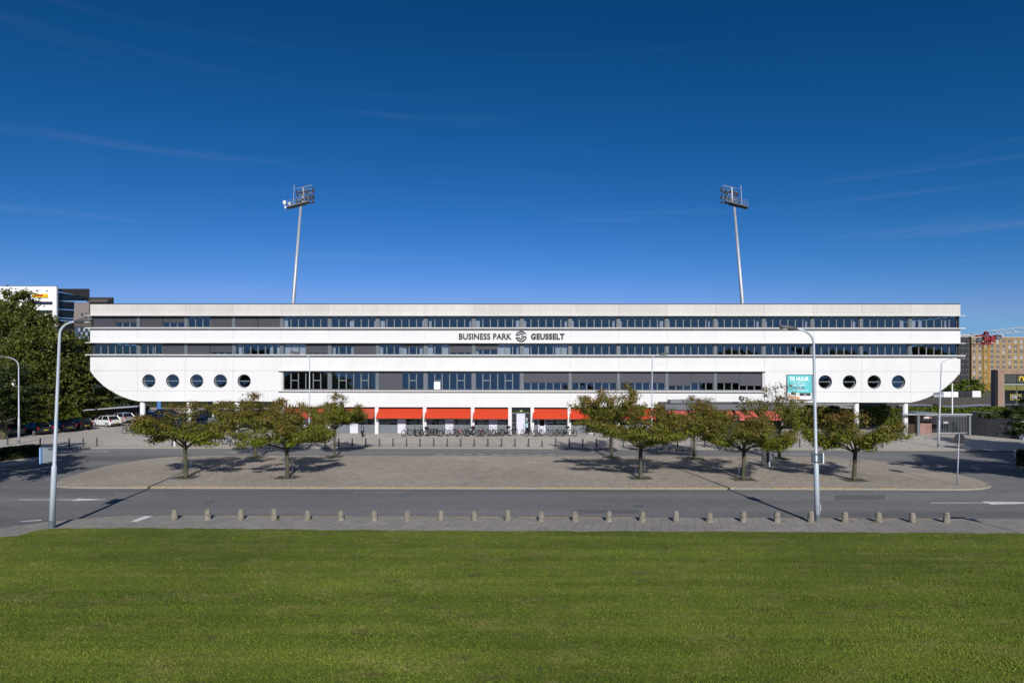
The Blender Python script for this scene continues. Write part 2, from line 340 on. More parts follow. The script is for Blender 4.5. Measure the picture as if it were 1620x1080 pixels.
M['repair'] = asphalt('asphalt_repair_dark', (0.135,0.134,0.137), .1); M['repair2'] = asphalt('asphalt_repair_pale', (0.205,0.2,0.2), .1)
M['plaza'] = brickmat('plaza_bricks', (0.50,0.435,0.365), (0.36,0.315,0.265), (0.22,0.19,0.16), 0.21, 0.105, 0.12, big=0.16)
M['fore'] = brickmat('forecourt_bricks', (0.54,0.50,0.455), (0.42,0.39,0.355), (0.28,0.26,0.235), 0.3, 0.3, 0.06, big=0.10)
M['path'] = brickmat('path_slabs', (0.32,0.295,0.27), (0.27,0.25,0.23), (0.19,0.175,0.16), 0.45, 0.42, 0.035, big=0.14, rotz=R(90)+R(14))
M['lawn'] = lawnmat()
M['earth'] = mat('scrub_ground', (0.10,0.11,0.045), 0.95, var=0.3, vs=0.2)
M['lightpave'] = mat('pale_paving', (0.40,0.375,0.34), 0.9, var=0.12, vs=2, stain=0.2)

g = MB(); g.add([(-1500,-300,-0.45),(1500,-300,-0.45),(1500,3000,-0.45),(-1500,3000,-0.45)], [(0,1,2,3)]); struct('terrain', g, M['earth'])
g = MB(); g.box(-160,160,26,77,-0.42,-0.12); struct('road', g, M['asphalt'])

lawn_edge = [(-420,960),(-200,898),(-90,872),(0,851),(30,847.5),(56,839.5),(81,836.7),(111,835.8),(296,836),(560,838.8),(810,840.2),(1200,841.5),(1620,844),(2300,848)]
le = [G(*p) for p in lawn_edge]
rj = random.Random(8); fine = []
for a, b in zip(le, le[1:]):
    n_ = max(1, int((b-a).length/.35)); fine += [a.lerp(b, k/n_)+Vector((0, rj.uniform(-.07,.05)+.05*math.sin(a.x*.7+k*.5), 0)) for k in range(n_)]
fine.append(le[-1])
g = MB(); g.prism([(p.x,p.y) for p in fine] + [(70,-60),(-70,-60)], -0.4, 0.03); lawn = struct('lawn', g, M['lawn'])
kl = [(-420,905),(-200,868),(-60,844),(0,835),(76,825),(139,819),(200,815.2),(260,814.6),(560,816.2),(810,817.3),(1200,818.8),(1620,820.6),(2300,824)]
kp = [G(*p) for p in kl]
g = MB(); g.prism([(p.x,p.y) for p in kp] + [(p.x,p.y+0.02) for p in le[::-1]], -0.41, 0.0); path = struct('footpath', g, M['path'])

plz = [(84,767.5),(110,769.2),(150,769.8),(250,769.6),(500,770.2),(810,770.6),(1200,771.3),(1400,772),(1500,772.6),(1545,772.4),(1562,770.5),(1570,767.5),(1562,762.5),(1545,757),(1515,749),(1480,741.5),(1440,734.5),(1400,729.2),(1360,725.6),(1320,723),(1280,721.8),
       (810,720.6),(330,720.2),(290,721.3),(250,724),(210,728.8),(170,736.5),(130,746.5),(100,756),(86,762.5)]
pp = [G(*p) for p in plz]
def inset(poly, d):
    n = len(poly); out_ = []
    for i in range(n):
        a, b, c = poly[i-1], poly[i], poly[(i+1) % n]
        t = ((b-a).normalized() + (c-b).normalized()); t = t.normalized(); nn_ = Vector((-t.y, t.x, 0)); out_.append(b + nn_*d)
    return out_
ar = sum(pp[i].x*pp[(i+1)%len(pp)].y-pp[(i+1)%len(pp)].x*pp[i].y for i in range(len(pp)))
if ar < 0: pp = pp[::-1]
pin = inset(pp, 0.16)
g = MB(); g.prism([(p.x,p.y) for p in pin], -0.41, -0.004); plaza = struct('paved_island', g, M['plaza'])
fore = [(-700,812),(-300,780),(-150,762),(0,739),(50,729.5),(62,720),(70,711.5),(88,708.6),(130,708),(248,707.3),(500,707.4),(810,708),(1100,709),(1347,710),(1518,711),(1605,713),(1609,724),(1616,738),(1700,748),(1900,760),(2300,790)]
fp = [G(*p) for p in fore]
g = MB(); g.prism([(p.x,p.y+0.16) for p in fp] + [(130,140),(-130,140)], -0.43, 0.0); forec = struct('forecourt', g, M['fore'])
# pale strip of slabs by the far kerb
a, b_, c, d = G(470,706.6,0.004), G(795,707,0.004), G(806,700.5,0.004), G(600,700.5,0.004)
g = MB(); g.add([a,b_,c,G(470,702,0.004)], [(0,1,2,3)]); struct('pale_paving_strip', g, M['lightpave'])

# kerb stones, one object each
def kerb_run(parent, pts, length, z1, width=0.16, yellow=None, skip=None, closed=False, drop=-0.2):
    pts = [Vector((p.x,p.y,0)) for p in pts]; seg = []
    tot = 0; cum = [0]
    for i in range(len(pts)-1): tot += (pts[i+1]-pts[i]).length; cum.append(tot)
    n = max(1, round(tot/length)); 
    def at(s):
        for i in range(len(pts)-1):
            if s <= cum[i+1] or i == len(pts)-2:
                return pts[i].lerp(pts[i+1], (s-cum[i])/max(1e-6, cum[i+1]-cum[i]))
    me = None; ml = tot/n
    mb = MB(); mb.box(-ml/2+0.012, ml/2-0.012, 0, width, drop, z1); k1 = mb.mesh('kerb_stone', M['kerb'])
    mb = MB(); mb.box(-ml/2+0.02, ml/2-0.02, -0.004, width*0.85, z1-.03, z1+0.004); ky = mb.mesh('yellow_paint', M['yellow'])
    for i in range(n):
        a = at(i*ml); b = at((i+1)*ml); c = (a+b)/2; ang = math.atan2(b.y-a.y, b.x-a.x)
        o = ob('kerb_stone', k1, parent, (c.x, c.y, random.uniform(-0.006,0.006)), ang)
        px_ = 810 + 1000*c.x/c.y
        if yellow and yellow(px_, c):
            ob('yellow_paint', ky, o)
random.seed(3)
i0 = [i for i, p in enumerate(pp)]
# run anticlockwise: front edge goes left to right, inner side is +normal
fr = sorted(range(len(pp)), key=lambda i: pp[i].y)
start = min(range(len(pp)), key=lambda i: (pp[i].x))
ring = pp[start:] + pp[:start] + [pp[start]]
kerb_run(plaza, ring, 1.18, 0.0, 0.16, yellow=lambda x, c: c.y < 44.5 and 215 < x < 1430 and random.random() < 0.93)
kerb_run(forec, fp[3:18], 1.0, 0.0, 0.16, yellow=None)
kerb_run(path, kp[1:13][::-1], 1.0, 0.0, 0.12, yellow=lambda x, c: (330 < x < 1015 or 1250 < x < 1480) and random.random() < 0.8)

# markings on the road (z just above -0.12)
def arrow(x0, x1, xt, y, wpx, tailw=0.14, up=0.0):
    zz = -0.116; a = G(x0,y,zz); b = G(x1,y,zz); t = G(xt,y,zz); hw = wpx
    g = MB(); g.add([(a.x,a.y-tailw/2,zz),(b.x,b.y-tailw/2,zz),(b.x,b.y+tailw/2,zz),(a.x,a.y+tailw/2,zz)], [(0,1,2,3)])
    s = 1 if xt > x1 else -1
    g.add([(b.x+0.001*s,b.y-hw,zz),(t.x,t.y,zz),(b.x-0.35*s*0,b.y+hw,zz)], [(0,1,2) if s > 0 else (0,2,1)])
    return struct('lane_arrow', g, M['roadwhite'])
arrow(28,118,172,790,0.36); arrow(1472,1560,1690,795,0.42)
arrow(412,398,352,715.3,0.26); arrow(95,166,176,713.8,0.2)
g = MB(); a = G(1216,717.8,-0.116); b_ = G(1290,717.8,-0.116); g.add([(a.x,a.y-.09,-.116),(b_.x,a.y-.09,-.116),(b_.x,a.y+.09,-.116),(a.x,a.y+.09,-.116)], [(0,1,2,3)]); struct('lane_line', g, M['roadwhite'])
g = MB(); g.add([G(30,824.8,-.116),G(66,822.8,-.116),G(66,821.8,-.116),G(36,823.4,-.116)], [(0,1,2,3)]); struct('lane_line', g, M['roadwhite'])
g = MB(); g.add([G(206,824.6,.004),G(216,824.8,.004),G(242,816,.004),G(229,816,.004)], [(0,1,2,3)]); struct('lane_line', g, M['roadwhite'])
for k in range(9):
    g = MB(); a = G(690+k*22,718.9,-.116); g.add([(a.x,a.y,-.116),(a.x+.7,a.y,-.116),(a.x+.7,a.y+.18,-.116),(a.x,a.y+.18,-.116)], [(0,1,2,3)]); struct('lane_line', g, M['roadwhite'])
# drain by the far kerb
g = MB(); a = G(829,708.4,-.116); g.box(a.x-.35,a.x+.35,a.y-.25,a.y+.1,-.118,-.10)
for k in range(5): g.box(a.x-.28+k*.13,a.x-.22+k*.13,a.y-.22,a.y+.05,-.10,-.09)
struct('road_drain', g, M['black'])

for x, y in ((640,783),(1010,800),(330,795)):
    g = MB(); a = G(x,y,-.116); g.tube([(a.x,a.y,-.119),(a.x,a.y,-.114)], .31, 20); g.tube([(a.x,a.y,-.1139),(a.x,a.y,-.110)], .26, 20); struct('manhole_cover', g, M['polebase'])
for x0, x1, y0, y1, k in ((560,640,776,781,0),(905,1010,806,812,1),(180,260,778,786,0),(1320,1400,783,790,1)):
    g = MB(); p_ = [G(x0,y1,-.1175),G(x1,y1,-.1175),G(x1,y0,-.1175),G(x0,y0,-.1175)]; g.add(p_, [(0,1,2,3)]); struct('asphalt_repair', g, M['repair'] if k else M['repair2'])
# grass blades
def soup(name, V, Fc, cols, m):
    me = bpy.data.meshes.new(name); nv = len(V); nf = len(Fc); k = Fc.shape[1]
    me.vertices.add(nv); me.vertices.foreach_set('co', V.astype(np.float32).ravel())
    me.loops.add(nf*k); me.loops.foreach_set('vertex_index', Fc.astype(np.int32).ravel())
    me.polygons.add(nf); me.polygons.foreach_set('loop_start', np.arange(0, nf*k, k, dtype=np.int32))
    ca = me.color_attributes.new('Col', 'FLOAT_COLOR', 'POINT')
    ca.data.foreach_set('color', np.concatenate([cols, np.ones((nv,1))], 1).astype(np.float32).ravel())
    me.materials.append(m); me.update(calc_edges=True); return me
rng = np.random.default_rng(5)
def blades():
    n = 330000
    Y = 13.0/(1 - rng.random(n)*(1-13.0/33.5)); X = (rng.random(n)*2-1)*(Y*0.86+0.6)
    # edge of the lawn
    ex = np.array([p.x for p in le]); ey = np.array([p.y for p in le]); o_ = np.argsort(ex); lim = np.interp(X, ex[o_], ey[o_])
    k = Y < lim - 0.05 + 0.16*rng.random(n)**2*(np.sin(X*5)+1.2)*(Y > lim-0.5); X = X[k]; Y = Y[k]; n = len(X)
    h = rng.uniform(0.015,0.042,n)*(1+0.6*(np.sin(X*1.7+Y*2.3)*np.sin(Y*1.1-X*.6) > 0.3)); wd = rng.uniform(0.008,0.02,n); a = rng.random(n)*math.pi; l = rng.normal(0,0.03,(n,2))
    c, s_ = np.cos(a)*wd, np.sin(a)*wd
    V = np.empty((n,3,3)); V[:,0] = np.stack([X-c,Y-s_,np.full(n,.028)],1); V[:,1] = np.stack([X+c,Y+s_,np.full(n,.028)],1); V[:,2] = np.stack([X+l[:,0],Y+l[:,1],.03+h],1)
    patch = np.sin(X*.9+1.3*np.sin(Y*1.3))*np.sin(Y*1.9+.8*np.sin(X*.7))
    q = rng.random(n)
    base = np.where((q < .82)[:,None], np.array([1.0,1.05,1.0]), np.where((q < .93)[:,None], np.array([1.15,1.12,1.2]), np.array([1.3,1.12,1.7])))
    base = base*(0.85+0.36*rng.random(n))[:,None]*(1+.05*patch)[:,None]
    cols = np.repeat(base[:,None,:],3,1).reshape(-1,3)
    return soup('grass_blades', V.reshape(-1,3), np.arange(n*3).reshape(-1,3), cols, lawnmat(True))
o = ob('grass_blades', blades()); o['kind'] = 'stuff'; o['label'] = 'short mown grass blades of the lawn in the foreground'; o['category'] = 'grass'

# ------------------------------------------------------------------ the office building
TH = 0.0098
BR = thing('office_building', 'long white ship-shaped office building with dark window bands, round portholes and red awnings', 'building', (0, 75, 0), -TH)
def sx(x): d = x - 810.0; return d*75/(F*math.cos(TH) + d*math.sin(TH))
def bz(y): return H - (y - 580)*0.075
def wz(s, y, z): return BR.matrix_world @ Vector((s, y, z))
P0 = sx(217.6); PITCH = (sx(1440.8)-P0)/16
PS = [P0 + PITCH*(i-1) for i in range(19)]         # pillar lines; 1..17 real, ends from the corners
SL, SR = sx(142.5), sx(1519.5)
def edge(i): return SL if i == 0 else (SR if i == 18 else PS[i])
Z = dict(top=bz(481.2), w1t=14.0, w1b=bz(518.6), s2t=12.50, s2b=10.775, w2t=10.775, w2b=bz(561.6), s3t=9.30, s3b=7.47, w3t=7.47, w3b=5.15, s4t=5.05, s4b=bz(644.2), hb=bz(635.6), r1=bz(586.7), r2=bz(619))
GAP = 0.018
def panel(x0, x1, z0, z1, m, name='facade_panel', y1=0.05):
    g = MB(); g.box(x0+GAP/2, x1-GAP/2, random.uniform(0,0.004), y1, z0+GAP/2, z1-GAP/2); return part(name, g, m, BR)
random.seed(11)
mp_ = [mat('weathered_concrete_%s' % w_, tuple(np.array((0.555,0.54,0.51))*f), 0.85, var=0.06, vs=1.6, stain=0.08, bump=0.2, bs=4, stretch=(1,1,0.3)) for w_, f in (('light',1.06),('mid',1.0),('dull',0.95))]
for i in range(18):
    panel(edge(i), edge(i+1), Z['w1t']+0.08, Z['top'], random.choice(mp_), 'parapet_panel')
    panel(edge(i), edge(i+1), Z['s2b']+0.08, Z['s2t'], M['white'])
    if i in (0,) : rows = [(Z['r1'], Z['s3t'])]
    elif 4 <= i <= 13: panel(edge(i), edge(i+1), Z['s3b']+0.08, Z['s3t'], M['white']); continue
    else: rows = [(Z['r1'], Z['s3t'])]
    for z0, z1 in rows: panel(edge(i), edge(i+1), z0, z1, M['white'])
for i in range(4, 14): panel(edge(i), edge(i+1), Z['s4b'], Z['s4t'], M['white'])

def cell_hole(mb, x0, x1, z0, z1, cx, cz, r, yb=0.34, n=40):
    """front face with a round hole plus the reveal behind it"""
    angs = sorted(set([2*math.pi*k/n for k in range(n)] + [math.atan2(zz-cz, xx-cx) % (2*math.pi) for xx in (x0,x1) for zz in (z0,z1)]))
    inn = []; outp = []
    for a in angs:
        c, s_ = math.cos(a), math.sin(a); inn.append((cx+r*c, cz+r*s_))
        t = min(((x1-cx)/c if c > 1e-9 else (x0-cx)/c if c < -1e-9 else 1e9), ((z1-cz)/s_ if s_ > 1e-9 else (z0-cz)/s_ if s_ < -1e-9 else 1e9))
        outp.append((cx+t*c, cz+t*s_))
    m_ = len(angs); o_ = len(mb.v)
    mb.v += [(p[0],0,p[1]) for p in inn] + [(p[0],0,p[1]) for p in outp] + [(p[0],yb,p[1]) for p in inn]
    fs = []
    for k in range(m_):
        j = (k+1) % m_
        fs += [(o_+k, o_+j, o_+m_+j, o_+m_+k)[::-1], (o_+k, o_+2*m_+k, o_+2*m_+j, o_+j)[::-1]]
    mb.f += fs; mb.m += [mb.cur]*len(fs)
ports = {}
for x in (235.5,273.2,311.2,348.6,386.2,1305.5,1344,1383,1421.5):
    s_ = sx(x); i = max(k for k in range(18) if PS[k] < s_ or k == 0); ports.setdefault(i, []).append(s_)
PR = 0.80; PZ = bz(603.2)
curveL = [(142.5,586.9),(149,596),(153.5,601),(158.7,606),(163.5,610.4),(168,614),(172.5,617),(176.6,619.2),(182,622.6),(187,625.3),(195,628.8),(202.7,631.6),(210,633.7),(217.6,635.3)]
cl = [(sx(x), bz(y)) for x, y in curveL]
cr = [(SL + SR - s_ if False else sx(1519.5) - (s_-SL)*(SR-PS[17])/(PS[1]-SL), z) for s_, z in cl]
for i in range(18):
    if 4 <= i <= 13: continue
    x0, x1 = edge(i), edge(i+1)
    if i in (0, 17):
        c_ = cl if i == 0 else cr
        k = min(range(len(c_)), key=lambda q: abs(c_[q][1]-Z['r2']))
        inn = x1 if i == 0 else x0; sg = -1 if i == 0 else 1
        p1 = [(inn+sg*GAP/2, Z['r2']+GAP/2), (inn+sg*GAP/2, Z['r1']-GAP/2)] + [(p[0], p[1]-GAP/2) for p in c_[:1]] + [(p[0], p[1]) for p in c_[1:k]] + [(c_[k][0], Z['r2']+GAP/2)]
        g = MB(); g.vprism(p1, 0, 0.05); part('facade_panel', g, M['white'], BR)
        p2 = [(c_[k][0]-sg*0.0, Z['r2']-GAP/2)] + [(p[0], p[1]) for p in c_[k+1:]] + [(inn+sg*GAP/2, c_[-1][1]), (inn+sg*GAP/2, Z['r2']-GAP/2)]
        g = MB(); g.vprism(p2, 0, 0.05); part('facade_panel', g, M['white'], BR)
        continue
    panel(x0, x1, Z['hb'], Z['r2'], M['white'])
    hs_ = sorted(ports.get(i, []))
    if not hs_: panel(x0, x1, Z['r2'], Z['r1'], M['white'])
    else:
        g = MB(); cuts = [x0+GAP/2] + [(a+b)/2 for a, b in zip(hs_, hs_[1:])] + [x1-GAP/2]
        for a, b, c in zip(cuts, cuts[1:], hs_): cell_hole(g, a, b, Z['r2']+GAP/2, Z['r1']-GAP/2, c, PZ, PR)
        part('facade_panel', g, M['white'], BR)
# portholes
g = MB()
n = 36; vs = []
for rr_, yy in ((PR-0.005,0.27),(PR-0.10,0.27),(PR-0.10,0.33),(PR-0.005,0.33)):
    vs += [(rr_*math.cos(2*math.pi*k/n), yy, rr_*math.sin(2*math.pi*k/n)) for k in range(n)]
fs = []
for q in range(4):
    for k in range(n): fs.append((q*n+k, q*n+(k+1)%n, ((q+1)%4)*n+(k+1)%n, ((q+1)%4)*n+k))
g.add(vs, fs); g.box(-PR+0.101, PR-0.101, 0.268, 0.332, -0.045, 0.045); pf = g.mesh('porthole', M['frame'])
g = MB(); g.add([((PR-0.1)*math.cos(2*math.pi*k/n), 0.305+.025*math.sin(2*math.pi*k/n), (PR-0.1)*math.sin(2*math.pi*k/n)) for k in range(n)], [tuple(range(n))]); pg = g.mesh('pane', M['glass'])
g = MB(); g.box(-0.03,0.03,-0.03,0.02,-PR-0.09,-PR+0.0); pd = g.mesh('drip_spout', M['frame'])
g = MB(); vs = [((PR-.003)*math.cos(2*math.pi*k/n), yy, (PR-.003)*math.sin(2*math.pi*k/n)) for yy in (.012,.268) for k in range(n)]
g.add(vs, [(k, k+n, (k+1)%n+n, (k+1)%n) for k in range(n)]); pl_ = g.mesh('reveal_lining', M['frame'], True)
for i, l_ in ports.items():
    for s_ in l_:
        o = ob('porthole', pf, BR, (s_, 0, PZ)); ob('pane', pg, o); ob('drip_spout', pd, o); ob('reveal_lining', pl_, o)

# backing walls, set behind the joints
bk = MB()
for z0, z1 in ((Z['w1t']+0.08, Z['top']), (Z['s2b']+0.08, Z['s2t'])):
    bk.box(SL+0.02, SR-0.02, 0.052, 0.30, z0+0.02, z1-0.01)
for x0, x1 in ((SL+0.02, PS[4]), (PS[14], SR-0.02)): bk.box(x0, x1, 0.052, 0.30, Z['r1']+0.02, Z['s3t']-0.01)
bk.box(PS[4]+0.003, PS[14]-0.003, 0.052, 0.30, Z['s3b']+0.1, Z['s3t']-0.01)
bk.box(PS[4]+0.02, PS[14]-0.02, 0.052, 0.30, Z['s4b']+0.02, Z['s4t']-0.01)
bk.box(PS[1], PS[4]-0.02, 0.052, 0.25, Z['hb']+0.02, Z['r2']-0.01); bk.box(PS[14]+0.02, PS[17], 0.052, 0.25, Z['hb']+0.02, Z['r2']-0.01)
part('wall', bk, M['joint'], BR)
# hull: side and underside strip
DEP = 14.0
def strip(c_, sg):
    g = MB(); pts = [(SL if sg < 0 else SR, Z['s3t'])] + c_
    inn = [(p[0]-sg*0.28, p[1]+0.22) for p in pts]; inn[0] = (inn[0][0], pts[0][1])
    for k in range(len(pts)-1):
        a, b, c, d = pts[k], pts[k+1], inn[k+1], inn[k]
        vs = [(p[0], yy, p[1]) for yy in (0.053, DEP) for p in (a,b,c,d)]
        g.add(vs, [(0,1,2,3),(7,6,5,4),(0,4,5,1),(3,2,6,7)])
    return g
g = strip(cl, -1); part('hull_side', g, M['white'], BR); g = strip(cr, 1); part('hull_side', g, M['white'], BR)
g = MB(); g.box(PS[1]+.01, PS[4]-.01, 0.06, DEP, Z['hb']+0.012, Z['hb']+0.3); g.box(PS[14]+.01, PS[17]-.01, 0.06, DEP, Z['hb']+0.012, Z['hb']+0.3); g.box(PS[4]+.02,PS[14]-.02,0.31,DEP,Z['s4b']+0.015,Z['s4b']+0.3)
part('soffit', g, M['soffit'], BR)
g = MB(); g.box(sx(337), sx(346), 0.1, 3.0, bz(640.5), Z['hb']+0.01); part('stair_head', g, M['white'], BR)
# side walls, bands
for s0, sg in ((SL, 1), (SR, -1)):
    for z0, z1, mm in ((Z['w1t']+0.08, Z['top'], M['parapet']), (Z['s2b']+0.08, Z['s2t'], M['white'])):
        g = MB(); g.box(min(s0+sg*.001, s0+sg*.25), max(s0+sg*.001, s0+sg*.25), 0.31, DEP, z0, z1); part('side_wall', g, mm, BR)
    for z0, z1 in ((Z['w1b'], Z['w1t']), (Z['w2b'], Z['w2t'])):
        g = MB(); g.box(min(s0+sg*.2, s0+sg*.24), max(s0+sg*.2, s0+sg*.24), 0.5, DEP, z0, z1); part('side_glazing', g, M['glass'], BR)
# back wall, roof, floors, inner core
g = MB(); g.box(SL+0.3, SR-0.3, DEP-0.2, DEP, Z['hb']+3.6, Z['top']-0.3); part('back_wall', g, M['parapet'], BR)
g = MB(); g.box(SL+0.3, SR-0.3, 0.31, DEP-0.21, Z['top']-0.6, Z['top']-0.35)
part('roof', g, M['slab'], BR)
g = MB(); g.box(SL-0.03, SR+0.03, -0.03, 0.4, Z['top']+0.002, Z['top']+0.07); part('parapet_cap', g, M['black'], BR)
g = MB()
for z0, z1 in ((Z['s2b']+0.3, Z['s2t']-0.35), (Z['s3b']+0.6, Z['s3t']-0.35)): g.box(SL+0.3, SR-0.3, 0.32, DEP-0.21, z0, z1)
g.box(PS[4]-1, PS[14]+1, 0.32, DEP-0.21, Z['s4b']+0.4, Z['s4t']-0.3)
part('floor_slab', g, M['slab'], BR)
g = MB()
for z0, z1 in ((Z['s2t']-0.34, Z['top']-0.62), (Z['s3t']-0.34, Z['s2b']+0.29), (Z['s4t']-0.29, Z['s3b']+0.59)): g.box(SL+3.5, SR-3.5, 5.5, 5.7, z0, z1)
for i in range(1, 18):
    for z0, z1 in ((Z['s2t']-0.34, Z['top']-0.62), (Z['s3t']-0.34, Z['s2b']+0.29)):
        if random.random() < 0.7: g.box(PS[i]-0.06, PS[i]+0.06, 0.5, 5.49, z0, z1)
part('inner_wall', g, M['room'], BR)
# ledges
def ledge(x0, x1, z0, z1, pr, name='ledge'):
    g = MB(); g.box(x0, x1, -pr, 0.35, z0, z1); part(name, g, M['ledge'], BR)
for z0, z1 in ((Z['w1t'], Z['w1t']+0.078), (Z['s2t']+0.002, Z['s2t']+0.12), (Z['w2t'], Z['w2t']+0.078), (Z['s3t']+0.002, Z['s3t']+0.12)):
    ledge(SL-0.32, SR+0.32, z0, z1, 0.42)
ledge(PS[4]-0.25, PS[14]+0.12, Z['w3t']-0.002, Z['w3t']+0.10, 0.30, 'window_head'); ledge(PS[4]-0.25, PS[14]+0.12, Z['s4t']+0.002, Z['s4t']+0.14, 0.32)
g = MB(); g.box(PS[4]-0.02, PS[4]+0.2, 0.06, 0.5, Z['s4t']+0.15, Z['w3t']-0.01); g.box(PS[14]-0.2, PS[14]+0.02, 0.06, 0.5, Z['s4t']+0.15, Z['w3t']-0.01); part('window_reveal', g, M['ledge'], BR)

# windows
PW = 0.40                                # pillar width
def bay_cells(i):
    x0 = edge(i) + (0.25 if i == 0 else PW/2); x1 = edge(i+1) - (0.25 if i == 17 else PW/2); return x0, x1
CW = (PITCH - PW)/6
def winmesh(h, transom=None, tilt=0.0):
    g = MB(); f = 0.055
    for a, b, c, d in ((0, f, 0, h), (CW-f, CW, 0, h), (f, CW-f, 0, f*1.3), (f, CW-f, h-f, h)): g.box(a+(0.004 if a == 0 else 0), b-(0.004 if b == CW else 0), 0.26, 0.36, c, d)
    if transom: g.box(f, CW-f, 0.255, 0.358, transom-0.05, transom+0.05)
    fr_ = g.mesh('window', M['frame'])
    g = MB(); g.add([(f-.01,0.31,f),(CW-f+.01,0.31,f),(CW-f+.01,0.31+tilt,h-f+.01),(f-.01,0.31+tilt,h-f+.01)], [(0,1,2,3)]); return fr_, g.mesh('pane', M['glass'])
hA = Z['w1t']-Z['w1b']-0.06; hB = Z['w2t']-Z['w2b']-0.06; hC = Z['w3t']-Z['w3b']-0.16
WM = {('A',0): winmesh(hA), ('B',0): winmesh(hB), ('C',0): winmesh(hC, None, .045), ('C',1): winmesh(hC, hC*0.52, .045)}
ZB = {'A': Z['w1b']+0.02, 'B': Z['w2b']+0.02, 'C': Z['w3b']+0.08}; HH = {'A': hA, 'B': hB, 'C': hC}
cur_mesh = {}
def curtain(band, x, wd, frac=1.0, top=None):
    key = (band, round(wd,2), round(frac,2))
    if key not in cur_mesh:
        g = MB(); n = 10; h = HH[band]*frac
        vs = []
        for k in range(n+1):
            for zz in (0.03, h): vs.append((wd*k/n, 0.46+0.03*(k % 2), zz))
        g.add(vs, [(2*k, 2*k+2, 2*k+3, 2*k+1) for k in range(n)]); cur_mesh[key] = g.mesh('curtain', M['curtain'])
    ob('curtain', cur_mesh[key], BR, (x, 0, ZB[band]))
def blindobj(band, x0, x1, frac, screen=False):
    h = HH[band]+0.03; z1 = ZB[band]+h; z0 = z1-h*frac
    g = MB(); g.box(x0+0.03, x1-0.03, 0.17, 0.235, z0, z1-0.002); g.box(x0+0.03, x1-0.03, 0.155, 0.249, z0-0.06, z0-0.003); part('ribbed_screen' if screen else 'slatted_blind', g, M['screen'] if screen else M['blind'], BR)
# state per half bay: fraction of blind; curtains listed apart
bA = {0:(1,.52),1:(1,.52),2:(0,1),3:(1,1)}
bB = {1:(0,1),2:(1,.75),4:(0,.82),5:(.2,.85),6:(.06,.24),7:(.04,.74),8:(.5,0)}
bC = {6:(1,0),9:(.57,.57),10:(.57,.57),11:(.57,.57),12:(.72,.57),13:(.57,.72)}
bC[10] = (.57,.57); bC[11] = (.57,.57); bC[12] = (.72,.57)
for band, st, rngb in (('A', bA, range(18)), ('B', bB, range(18)), ('C', bC, range(4, 14))):
    for i in rngb:
        x0, x1 = bay_cells(i)
        if band == 'C' and i == 4: x0 = PS[4]+0.2
        if band == 'C' and i == 13: x1 = PS[14]-0.2
        cw = (x1-x0)/6
        fr2 = st.get(i, (0, 0))
        for h in (0, 1):
            if fr2[h] >= 1:
                blindobj(band, x0+3*cw*h, x0+3*cw*(h+1), 1.0, band == 'C'); continue
            for k in range(3):
                tr_ = 1 if (band == 'C' and k == 1 and i < 9) else 0
                fm, pm = WM[(band, tr_)]
                o = ob('window', fm, BR, (x0+cw*(3*h+k), 0, ZB[band])); o.scale = (cw/CW, 1, 1); ob('pane', pm, o)
            if fr2[h] > 0: blindobj(band, x0+3*cw*h, x0+3*cw*(h+1), fr2[h], band == 'C')
# curtains
for x, wd, fr_, bd in [(448,.42,.95,'A'),(552,.5,.62,'A'),(590.5,.2,.6,'A'),(601,.5,.62,'A'),(667,.22,.65,'A'),(678,.3,.62,'A'),(742,.2,.6,'A'),(752,.5,.64,'A'),(816,.42,.66,'A'),(828.5,.3,.62,'A'),(893.5,.3,.6,'A'),(904.5,.28,.62,'A'),(969.5,.28,.62,'A'),(981.5,.24,.6,'A'),(1045,.4,.62,'A'),(1058,.22,.6,'A'),(1122,.2,.62,'A'),(1135.5,.2,.62,'A'),(1199,.26,.6,'A'),(1213,.2,.6,'A'),(1276.5,.24,.6,'A'),(1290,.12,.6,'A'),(1352,.3,.6,'A'),(1428,.36,.65,'A'),(1445,.5,.9,'A'),(1458,.3,.9,'A'),(1498,.24,.9,'A'),
    (449,.7,1,'B'),(460,.85,1,'B'),(472,.85,1,'B'),(425,.35,.95,'B'),(436,.6,1,'B'),(525,.32,.9,'B'),(554,.22,.9,'B'),(600,.36,.75,'B'),(630.5,.2,.75,'B'),(635,.55,.75,'B'),(663,.34,.75,'B'),(676,.62,.95,'B'),(699,.72,.95,'B'),(753,.3,.6,'B'),(787,.85,.95,'B'),(800,.55,.95,'B'),(817,.24,.85,'B'),(829,.6,.9,'B'),(879,.62,.9,'B'),(889,.6,.95,'B'),(375,.4,.95,'B'),(238,.12,.8,'B')]:
    curtain(bd, sx(x), wd, fr_)
# one white lower pane of the lower band
g = MB(); g.box(sx(686.2), sx(696.2), 0.245, 0.254, ZB['C']+0.08, ZB['C']+0.98); part('white_infill', g, mat('white_panel', (0.75,0.77,0.82), 0.6, var=0.03), BR)
# cladding pillars between bays
for band, z0, z1, rg in (('A', Z['w1b'], Z['w1t']-0.004, range(1, 18)), ('B', Z['w2b'], Z['w2t']-0.004, range(1, 18)), ('C', Z['s4t']+0.15, Z['w3t']-0.01, range(5, 14))):
    g = MB(); g.box(-PW/2+.004, PW/2-.004, 0.12, 0.5, z0+0.002, z1); pm = g.mesh('pillar', M['pillar'])
    for i in rg: ob('pillar', pm, BR, (PS[i], 0, 0))
    if band != 'C':
        g = MB(); g.box(SL+0.06, SL+0.249, 0.12, 0.5, z0+.002, z1); part('corner_post', g, M['black'], BR)
        g = MB(); g.box(SR-0.249, SR-0.06, 0.12, 0.5, z0+.002, z1); part('corner_post', g, M['black'], BR)
